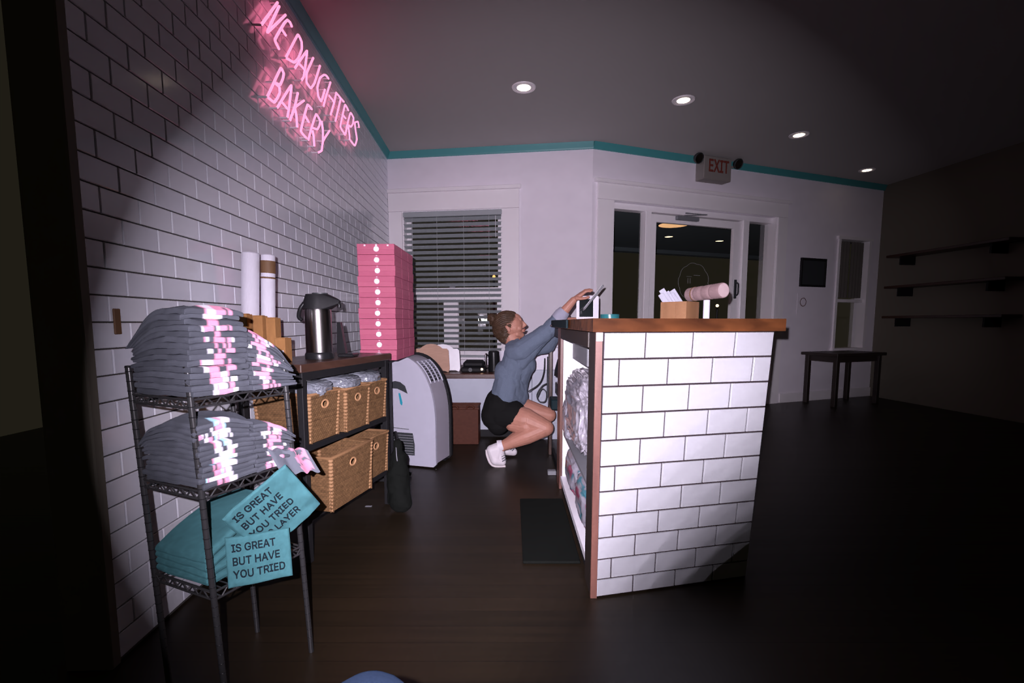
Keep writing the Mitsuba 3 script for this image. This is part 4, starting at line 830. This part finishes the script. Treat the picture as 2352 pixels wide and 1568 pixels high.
for k, q in enumerate(np.linspace(0.006, dl - 0.012, 26)): prof.append((0.0300 + 0.002 * q / dl - (0.0035 if k in (6, 12, 13, 19) else 0.0005 * (k % 2)), q))
prof += [(0.0320, dl - 0.006), (0.0305, dl), (0, dl)]
put('ribbed_side', lathe(prof, 40, M=M), 'm_roll', t, smooth=35)
put('end_disc', lathe([(0, dl), (0.0275, dl), (0.0275, dl + 0.0015), (0, dl + 0.0018)], 40, M=M), 'm_disc', t, smooth=35, label='pale flat end disc')
put('band', lathe([(0.0301, 0.036), (0.0313, 0.0365), (0.0313, 0.041), (0.0301, 0.0415)], 40, M=M), 'm_brown_band', t, smooth=35, label='thin dark band')

# ------------------------------------------------------------------ wall picture, poster, table at the right
t = thing('framed_picture', 'dark framed picture on the shaded wall right of the door', 'picture')
put('frame', cat(B.box(2.735, 3.17, 0.0, 0.025, 1.76, 1.79, 0.003), B.box(2.735, 3.17, 0.0, 0.025, 1.44, 1.465, 0.003), B.box(2.735, 2.76, 0, 0.025, 1.465, 1.76, 0.003), B.box(3.145, 3.17, 0, 0.025, 1.465, 1.76, 0.003)), 'm_black_soft', t)
put('print', B.box(2.76, 3.145, 0.001, 0.012, 1.465, 1.76), 'm_dark_grey', t)
t = thing('notice', 'pale paper notice with a faint round emblem below the framed picture', 'notice')
put('sheet', B.box(2.72, 3.12, 0.001, 0.004, 1.10, 1.36), 'm_wall', t)
put('emblem', lathe([(0.045, 0), (0.055, 0), (0.055, 0.001), (0.045, 0.001), (0.045, 0)], 24, M=align(B.n, B.u, B.P(2.82, 0.0045, 1.25))), 'm_roll', t)
tb = thing('side_table', 'dark wooden table against the wall right of the door', 'table')
put('top', B.box(2.80, 3.66, 0.03, 0.50, 0.60, 0.635, 0.004), 'm_table', tb)
put('apron', B.box(2.86, 3.60, 0.08, 0.45, 0.53, 0.599), 'm_table', tb)
for a in (2.84, 3.57):
    for n in (0.06, 0.42): put('leg', B.box(a, a + 0.05, n, n + 0.05, 0.0005, 0.599, 0.003), 'm_table', tb)
for k, z in enumerate((1.05, 1.42, 1.80)):
    t = thing('wall_shelf', f'dark shelf board on the far right wall, {("lowest", "middle", "highest")[k]} of three', 'shelf', 'shelf boards in the dark right corner')
    s_ = -1 if R.n[0] > 0 else 1
    put('board', R.box(0.35, 1.7, 0.0, 0.24, z, z + 0.03, 0.003), 'm_wood_dark', t)
    for a in (0.5, 1.5): put('bracket', R.box(a, a + 0.02, 0.0, 0.2, z - 0.10, z - 0.0005), 'm_black_soft', t)
put('floor_mat', bx(0.045, 0.285, 1.90, 2.62, 0.0006, 0.012, 0.004), 'm_rubber', label='black rubber mat on the floor along the counter', cat='floor mat')
put('wall_plate', L.box(3.85, 3.875, 0.007, 0.013, 0.965, 1.04, 0.002), 'm_brown_band', label='small brown plate on the tiled wall left of the T-shirts', cat='wall plate')
put('glint_fleck', bx(-0.80, -0.765, 2.52, 2.535, 0.0006, 0.003), 'm_grey', label='tiny pale fleck standing for a glint on the floor by the baskets', cat='paper')  # pale sliver put in for a glint

# ------------------------------------------------------------------ the crouching woman
wm = thing('person', 'woman in grey sweater, black shorts and white sneakers crouching and reaching up to the counter', 'person')
hipR, kneeR, ankR = (-0.065, 3.335, 0.36), (0.228, 3.215, 0.283), (-0.07, 3.235, 0.150)
hipL, kneeL, ankL = (-0.055, 3.50, 0.37), (0.27, 3.47, 0.322), (-0.025, 3.49, 0.120)
pel, wst, chs, nek = (-0.085, 3.42, 0.37), (-0.03, 3.42, 0.53), (0.045, 3.425, 0.71), (0.015, 3.425, 0.85)
shR, elR, wrR = (0.06, 3.285, 0.805), (0.238, 3.24, 0.938), (0.408, 3.205, 1.146)
shL, elL, wrL = (0.10, 3.56, 0.80), (0.262, 3.50, 0.83), (0.372, 3.40, 1.015)
hd = np.array((-0.012, 3.425, 0.965)); fw = np.array([0.90, -0.06, 0.30]); fw /= np.linalg.norm(fw); up = np.array([-0.30, 0.0, 0.90]); up = up - fw * (up @ fw); up /= np.linalg.norm(up); sd = np.cross(fw, up)
def Hd(f, u, s): return hd + fw * f + up * u + sd * s
def hand_bones(wr, tips_dir, palm_n, spread, curl, size=1.0, thumb=1):
    """Palm and five fingers: rows of joints fanning from the palm's end, bent about the palm."""
    d = np.asarray(tips_dir, float) / np.linalg.norm(tips_dir); n = np.asarray(palm_n, float); n = n - d * (n @ d); n /= np.linalg.norm(n); s = np.cross(d, n)
    wr = np.asarray(wr); b = []
    k0 = [wr + d * 0.078 * size + s * o * size for o in (0.027, 0.009, -0.009, -0.026)]
    b.append([(wr, 0.019), (k0[0], 0.0115), (k0[3], 0.0105)]); b.append([(k0[0], 0.0115), (k0[1], 0.0115), (k0[2], 0.011), (k0[3], 0.0105), (wr + d * 0.03, 0.0175)])
    for i, (k, ln) in enumerate(zip(k0, (0.072, 0.080, 0.074, 0.058))):
        p, dirn = k, d + s * spread * (1.2 - i * 0.8) * 0.2
        for j, (fr2, r) in enumerate(((0.45, 0.0085), (0.32, 0.0078), (0.23, 0.007))):
            dirn = dirn / np.linalg.norm(dirn); q = p + dirn * ln * fr2 * size; b.append([(p, r + 0.0006), (q, r)]); p = q
            dirn = dirn * math.cos(curl) + n * math.sin(curl)
    t0 = wr + d * 0.025 * size + s * 0.022 * thumb * size; t1 = t0 + (d * 0.6 + s * 0.55 * thumb + n * 0.5) * 0.034 * size; t2 = t1 + (d * 0.85 + s * 0.1 * thumb + n * 0.55) * 0.032 * size; t3 = t2 + (d * 0.9 - s * 0.15 * thumb + n * 0.3) * 0.024 * size
    b += [[(t0, 0.0135), (t1, 0.0105)], [(t1, 0.0105), (t2, 0.0092)], [(t2, 0.0092), (t3, 0.0078)]]
    return b
skin = [
    # head, face, neck
    [(Hd(-0.02, 0.015, 0), 0.083), (Hd(0.022, 0.012, 0), 0.074)], [(Hd(0.025, -0.01, 0.03), 0.042), (Hd(0.025, -0.01, -0.03), 0.042), (Hd(0.045, -0.072, 0), 0.026), (Hd(0.05, 0.04, 0), 0.045)],
    [(Hd(0.058, -0.078, 0), 0.020), (Hd(0.03, -0.06, 0.035), 0.018), (Hd(0.03, -0.06, -0.035), 0.018), (Hd(0.0, -0.045, 0), 0.04)],
    [(Hd(0.088, 0.018, 0), 0.009), (Hd(0.106, -0.018, 0), 0.0105), (Hd(0.084, -0.022, 0), 0.014)], [(Hd(0.090, -0.046, 0.012), 0.0065), (Hd(0.090, -0.046, -0.012), 0.0065), (Hd(0.082, -0.052, 0), 0.012)],
    [(Hd(0.086, 0.03, 0.028), 0.010), (Hd(0.086, 0.03, -0.028), 0.010), (Hd(0.07, 0.035, 0), 0.02)], [(Hd(0.055, -0.025, 0.035), 0.025), (Hd(0.055, -0.025, -0.035), 0.025)],
    [(Hd(-0.01, -0.02, 0.078), 0.010), (Hd(-0.018, 0.012, 0.082), 0.011), (Hd(-0.006, -0.004, 0.08), 0.010)], [(Hd(-0.01, -0.02, -0.078), 0.010), (Hd(-0.018, 0.012, -0.082), 0.011), (Hd(-0.006, -0.004, -0.08), 0.010)],
    [(Hd(-0.02, -0.03, 0), 0.052), (nek, 0.052), ((0.035, 3.425, 0.80), 0.06)],
    # trunk under the clothes
    [((0.035, 3.34, 0.76), 0.075), ((0.035, 3.51, 0.76), 0.075), ((-0.02, 3.37, 0.53), 0.075), ((-0.02, 3.47, 0.53), 0.075)], [((-0.02, 3.37, 0.53), 0.075), ((-0.02, 3.47, 0.53), 0.075), ((-0.09, 3.36, 0.38), 0.095), ((-0.09, 3.48, 0.38), 0.095)],
    # legs
    [(hipR, 0.088), ((0.09, 3.27, 0.330), 0.084)], [((0.01, 3.285, 0.30), 0.06), ((0.10, 3.25, 0.285), 0.066)], [((0.09, 3.27, 0.335), 0.078), (kneeR, 0.057)], [(kneeR, 0.056), ((0.10, 3.23, 0.226), 0.060)], [((0.10, 3.23, 0.226), 0.060), (ankR, 0.034)],
    [(ankR, 0.034), ((-0.10, 3.235, 0.105), 0.032)],
    [(hipL, 0.085), ((0.10, 3.48, 0.37), 0.072)], [((0.10, 3.48, 0.37), 0.072), (kneeL, 0.053)], [(kneeL, 0.052), ((0.12, 3.48, 0.225), 0.05)], [((0.12, 3.48, 0.225), 0.05), (ankL, 0.032)], [(ankL, 0.032), ((-0.05, 3.49, 0.06), 0.03)],
    # arms
    [(shR, 0.055), (elR, 0.038)], [(elR, 0.038), ((0.312, 3.225, 1.030), 0.036)], [((0.312, 3.225, 1.030), 0.036), (wrR, 0.023)],
    [(shL, 0.052), (elL, 0.037)], [(elL, 0.037), ((0.315, 3.45, 0.92), 0.034)], [((0.315, 3.45, 0.92), 0.034), (wrL, 0.022)],
]
skin += hand_bones(wrR, (0.105, -0.005, 0.082), (0.55, 0.12, -0.75), 0.5, 0.50, 0.92, -1)
skin += hand_bones(wrL, (0.10, -0.03, 0.012), (0.10, 0, -1.0), 0.7, 0.22, 0.9, 1)
put('body', blob(skin, 0.0055, 8), 'm_skin', wm, smooth=True)
for s in (0.031, -0.031):
    e = trimesh.creation.icosphere(3, 0.0090); e.apply_translation(Hd(0.0745, 0.008, s)); ek = put('eye', e, 'm_white', wm, smooth=True)
    e = trimesh.creation.icosphere(2, 0.0055); e.apply_translation(Hd(0.0790, 0.009, s)); put('iris', e, 'm_black', ek, smooth=True)
put('mouth', tube(smooth_path([Hd(0.0885, -0.049, 0.022), Hd(0.0975, -0.048, 0), Hd(0.0885, -0.049, -0.022)]), [0.002] + [0.0042] * 11 + [0.002], 8), 'm_red', wm, smooth=True)
# hair gathered into a bun
hr = blob([[(Hd(-0.035, 0.026, 0), 0.088), (Hd(0.0, 0.035, 0), 0.078)], [(Hd(0.03, 0.068, 0), 0.040), (Hd(-0.02, 0.04, 0), 0.085)], [(Hd(-0.055, -0.03, 0.0), 0.062), (Hd(-0.05, 0.0, 0), 0.08)], [(Hd(-0.045, -0.06, 0), 0.045), (Hd(-0.06, -0.03, 0), 0.055)],
           [(Hd(0.0, 0.015, 0.065), 0.020), (Hd(-0.04, 0.0, 0.055), 0.035)], [(Hd(0.0, 0.015, -0.065), 0.020), (Hd(-0.04, 0.0, -0.055), 0.035)]], 0.005, 8)
def strands(m, seed, ctr, amp=0.0035):
    v = np.array(m.vertices); q = v - ctr; ang = np.arctan2(q @ sd, q @ up); lon = q @ fw
    s = np.sin(ang * 46 + 7 * meshkit.noise(v * 18, seed)); m = m.copy(); m.vertices = v + np.array(m.vertex_normals) * (amp * s)[:, None]
    k = (0.5 + 0.5 * s)[:, None] * 0.6 + 0.4 * meshkit.noise(v * 60, seed)[:, None]
    return m, np.array([0.018, 0.010, 0.006]) * (1 - k) + np.array([0.085, 0.047, 0.026]) * k
m, c = strands(hr, 3, hd); hk = put('hair', m, 'm_hair', wm, smooth=True, color=c, label='brown hair pulled back into a messy bun')
bn = blob([[(Hd(-0.088, 0.088, 0), 0.034), (Hd(-0.105, 0.105, 0.01), 0.030)], [(Hd(-0.07, 0.07, 0), 0.030), (Hd(-0.09, 0.09, 0), 0.03)], [(Hd(-0.115, 0.075, -0.015), 0.018), (Hd(-0.10, 0.10, 0.02), 0.024)]], 0.004, 4)
m, c = strands(wobble(bn, 0.008, 40, 5), 9, Hd(-0.095, 0.095, 0), 0.003); put('bun', m, 'm_hair', hk, smooth=True, color=c)
# sweater
swt = [
    [((0.030, 3.335, 0.775), 0.085), ((0.045, 3.515, 0.775), 0.085), ((-0.015, 3.365, 0.60), 0.090), ((-0.015, 3.475, 0.60), 0.090)],
    [((0.085, 3.36, 0.70), 0.072), ((0.085, 3.49, 0.70), 0.072), ((0.03, 3.42, 0.60), 0.095), ((0.03, 3.42, 0.76), 0.09)],
    [((-0.030, 3.365, 0.64), 0.096), ((-0.030, 3.475, 0.64), 0.096), ((0.10, 3.37, 0.70), 0.07), ((0.10, 3.47, 0.70), 0.07)], [((-0.02, 3.365, 0.60), 0.097), ((-0.02, 3.475, 0.60), 0.097), ((-0.055, 3.35, 0.475), 0.098), ((-0.055, 3.49, 0.475), 0.098), ((0.055, 3.42, 0.47), 0.062)],
    [((0.06, 3.40, 0.46), 0.048), ((0.035, 3.42, 0.60), 0.085), ((0.07, 3.44, 0.43), 0.035)],
    [((0.02, 3.425, 0.83), 0.066), ((0.03, 3.34, 0.79), 0.075), ((0.04, 3.51, 0.79), 0.075)],
    [((0.03, 3.32, 0.79), 0.082), (shR, 0.072)], [(shR, 0.073), (elR, 0.056)], [(shR, 0.06), ((0.055, 3.31, 0.715), 0.05), (elR, 0.047)], [(elR, 0.055), ((0.335, 3.22, 1.058), 0.040)],
    [((0.05, 3.53, 0.78), 0.08), (shL, 0.068)], [(shL, 0.068), (elL, 0.052)], [(elL, 0.052), ((0.335, 3.43, 0.95), 0.038)],
]
sw = blob(swt, 0.0065, 8)
v_ = np.array(sw.vertices); n_ = np.array(sw.vertex_normals)      # folds hang down the back and pull from shoulder to hip
fo = np.abs(np.sin(v_[:, 0] * 38 + v_[:, 2] * 16 + v_[:, 1] * 22 + 5 * meshkit.fbm(v_ * 9, 3, 12))) - 0.6
sw.vertices = v_ + n_ * (0.0055 * fo * (0.4 + 0.9 * meshkit.noise(v_ * 7, 31)))[:, None]; sw = wobble(sw, 0.006, 15, 2)
sk = put('sweater', sw, 'm_shirt', wm, smooth=True, label='blue-grey long-sleeved sweater')
def cuff(p, q, r0, r1):
    p, q = np.asarray(p), np.asarray(q); L_ = np.linalg.norm(q - p); M = align(q - p, (0, 1, 0), p)
    return wobble(lathe([(r0 - 0.004, 0), (r0, 0.004), (r0 + 0.002, L_ * 0.5), (r1, L_ - 0.004), (r1 - 0.004, L_), (r1 - 0.009, L_ - 0.003), (r0 - 0.008, 0.004)], 30, M=M), 0.002, 60, 1)
put('cuff', cuff((0.302, 3.226, 1.017), (0.352, 3.213, 1.079), 0.047, 0.041), 'm_cuff', sk, smooth=35, label='pale rolled cuff')
put('cuff', cuff((0.315, 3.45, 0.915), (0.352, 3.42, 0.975), 0.042, 0.038), 'm_cuff', sk, smooth=35)
put('shorts', wobble(blob([[((-0.085, 3.345, 0.415), 0.112), ((-0.085, 3.495, 0.415), 0.112), ((-0.118, 3.35, 0.34), 0.102), ((-0.118, 3.49, 0.34), 0.102)], [((-0.05, 3.365, 0.49), 0.092), ((-0.05, 3.475, 0.49), 0.092), ((-0.085, 3.42, 0.40), 0.11)],
              [((-0.08, 3.335, 0.355), 0.102), ((0.005, 3.305, 0.362), 0.097)], [((-0.07, 3.50, 0.365), 0.10), ((0.02, 3.49, 0.375), 0.092)], [((-0.10, 3.34, 0.29), 0.082), ((-0.10, 3.49, 0.29), 0.082), ((-0.105, 3.42, 0.36), 0.09)]], 0.009, 8), 0.004, 22, 6), 'm_shorts', wm, smooth=True, label='black shorts')
def shoe(ank, ball, toe, side, tilt):
    """A low sneaker standing on its ball, from ankle to toe."""
    ank, ball, toe = map(np.asarray, (ank, ball, toe)); k = thing('x', None) if False else None
    heel = ank + np.array([-0.045, 0, -0.012])
    upm = blob([[(ank, 0.042), (heel, 0.036), (ball + (0, 0, 0.02), 0.036)], [(ball + (0.0, 0.012, 0.018), 0.033), (ball + (0.0, -0.012, 0.018), 0.033), (toe + (0, 0, 0.012), 0.026)], [(ank, 0.040), (toe + (0, 0, 0.015), 0.026), (heel, 0.036)]], 0.006, 8)
    upm.vertices[:, 2] = np.maximum(upm.vertices[:, 2], 0.004); return upm
s1 = put('sneaker', shoe((-0.095, 3.235, 0.135), (-0.115, 3.235, 0.035), (-0.068, 3.235, 0.026), 1, 0), 'm_shoe', wm, smooth=True, label='scuffed white sneaker')
put('sole', tube(smooth_path([(-0.176, 3.235, 0.125), (-0.172, 3.235, 0.085), (-0.150, 3.235, 0.03), (-0.115, 3.235, 0.008), (-0.045, 3.235, 0.009)]), 0.0085, 8), 'm_sole', s1, smooth=True)
put('lace', cat(*[tube(smooth_path([(-0.075 + 0.003 * k, 3.205, 0.10 - 0.016 * k), (-0.060 + 0.003 * k, 3.218, 0.106 - 0.016 * k), (-0.052 + 0.004 * k, 3.238, 0.10 - 0.016 * k)], 4), 0.0042, 6) for k in range(4)]), 'm_lace', s1, smooth=True)
put('sock', tube([(-0.062, 3.235, 0.158), (-0.092, 3.235, 0.148)], [0.037, 0.044], 20), 'm_sock', s1, smooth=35)
s2 = put('sneaker', shoe((-0.045, 3.49, 0.085), (-0.035, 3.49, 0.034), (0.012, 3.49, 0.026), 1, 0), 'm_shoe', wm, smooth=True)
put('lace', cat(*[tube(smooth_path([(-0.02 + 0.010 * k, 3.455, 0.074 - 0.008 * k), (-0.008 + 0.010 * k, 3.468, 0.082 - 0.008 * k), (-0.004 + 0.01 * k, 3.49, 0.080 - 0.008 * k)], 4), 0.004, 6) for k in range(3)]), 'm_lace', s2, smooth=True)
# what she holds
t = thing('clipboard', 'thin grey tablet held tilted in the raised hand of the crouching woman', 'tablet')
Mc = align(np.cross((0.122, 0.0, 0.155), (0.10, 1.0, 0.0)), (0.122, 0.0, 0.155), (0.537, 3.205, 1.160))
m = bx(-0.10, 0.10, -0.055, 0.055, -0.006, 0.006, 0.004); m.apply_transform(Mc); put('body', m, 'm_grey', t)
m = bx(-0.092, 0.092, -0.048, 0.048, 0.0062, 0.0078); m.apply_transform(Mc); put('screen', m, 'm_white', t)
put('stylus', tube([(0.445, 3.18, 1.075), (0.50, 3.185, 1.125)], 0.003, 6), 'm_dark_grey', t)

# ------------------------------------------------------------------ the compact camera itself, behind the point the picture is taken from
cm_ = thing('film_camera', 'small black film camera with a round lens barrel held by the seated photographer', 'camera')
put('lens_barrel', cat(lathe([(0.026, 0.0), (0.0428, 0.0), (0.0428, 0.045), (0.026, 0.045), (0.026, 0.0)], 48, M=align((0, -1, 0), (1, 0, 0), (0, -0.004, 1.0)))), 'm_black_soft', cm_, smooth=30)
put('body', bx(-0.062, 0.055, -0.11, -0.052, 0.955, 1.065, 0.006), 'm_black_soft', cm_)
# ------------------------------------------------------------------ the photographer's knee at the bottom edge
kp = thing('person', 'knee of a seated person in blue denim jeans at the picture bottom', 'person')
jm = blob([[((-0.170, 0.515, 0.519), 0.066), ((-0.15, 0.25, 0.50), 0.075)], [((-0.15, 0.25, 0.50), 0.075), ((-0.13, -0.15, 0.49), 0.09)], [((-0.170, 0.515, 0.519), 0.064), ((-0.17, 0.50, 0.28), 0.055)], [((-0.17, 0.50, 0.28), 0.055), ((-0.175, 0.47, 0.10), 0.042)], [((-0.175, 0.47, 0.10), 0.043), ((-0.175, 0.47, 0.05), 0.046)],
           [((-0.13, -0.15, 0.49), 0.09), ((0.0, -0.2, 0.50), 0.11)]], 0.012, 8)
put('jeans_leg', wobble(jm, 0.004, 30, 8), 'm_denim', kp, smooth=True)
fm = blob([[((-0.175, 0.46, 0.05), 0.042), ((-0.175, 0.60, 0.036), 0.034), ((-0.175, 0.66, 0.030), 0.027)]], 0.01, 4); fm.vertices[:, 2] = np.maximum(fm.vertices[:, 2], 0.001)
put('shoe', fm, 'm_black_soft', kp, smooth=True)
st = thing('seat_bench', 'dark low bench under the seated photographer', 'bench')
put('seat', bx(-0.35, 0.25, -0.5, 0.02, 0.33, 0.385, 0.005), 'm_wood_dark', st)
for x in (-0.33, 0.19):
    for y in (-0.48, -0.04): put('leg', bx(x, x + 0.04, y, y + 0.04, 0.0005, 0.3295), 'm_wood_dark', st)
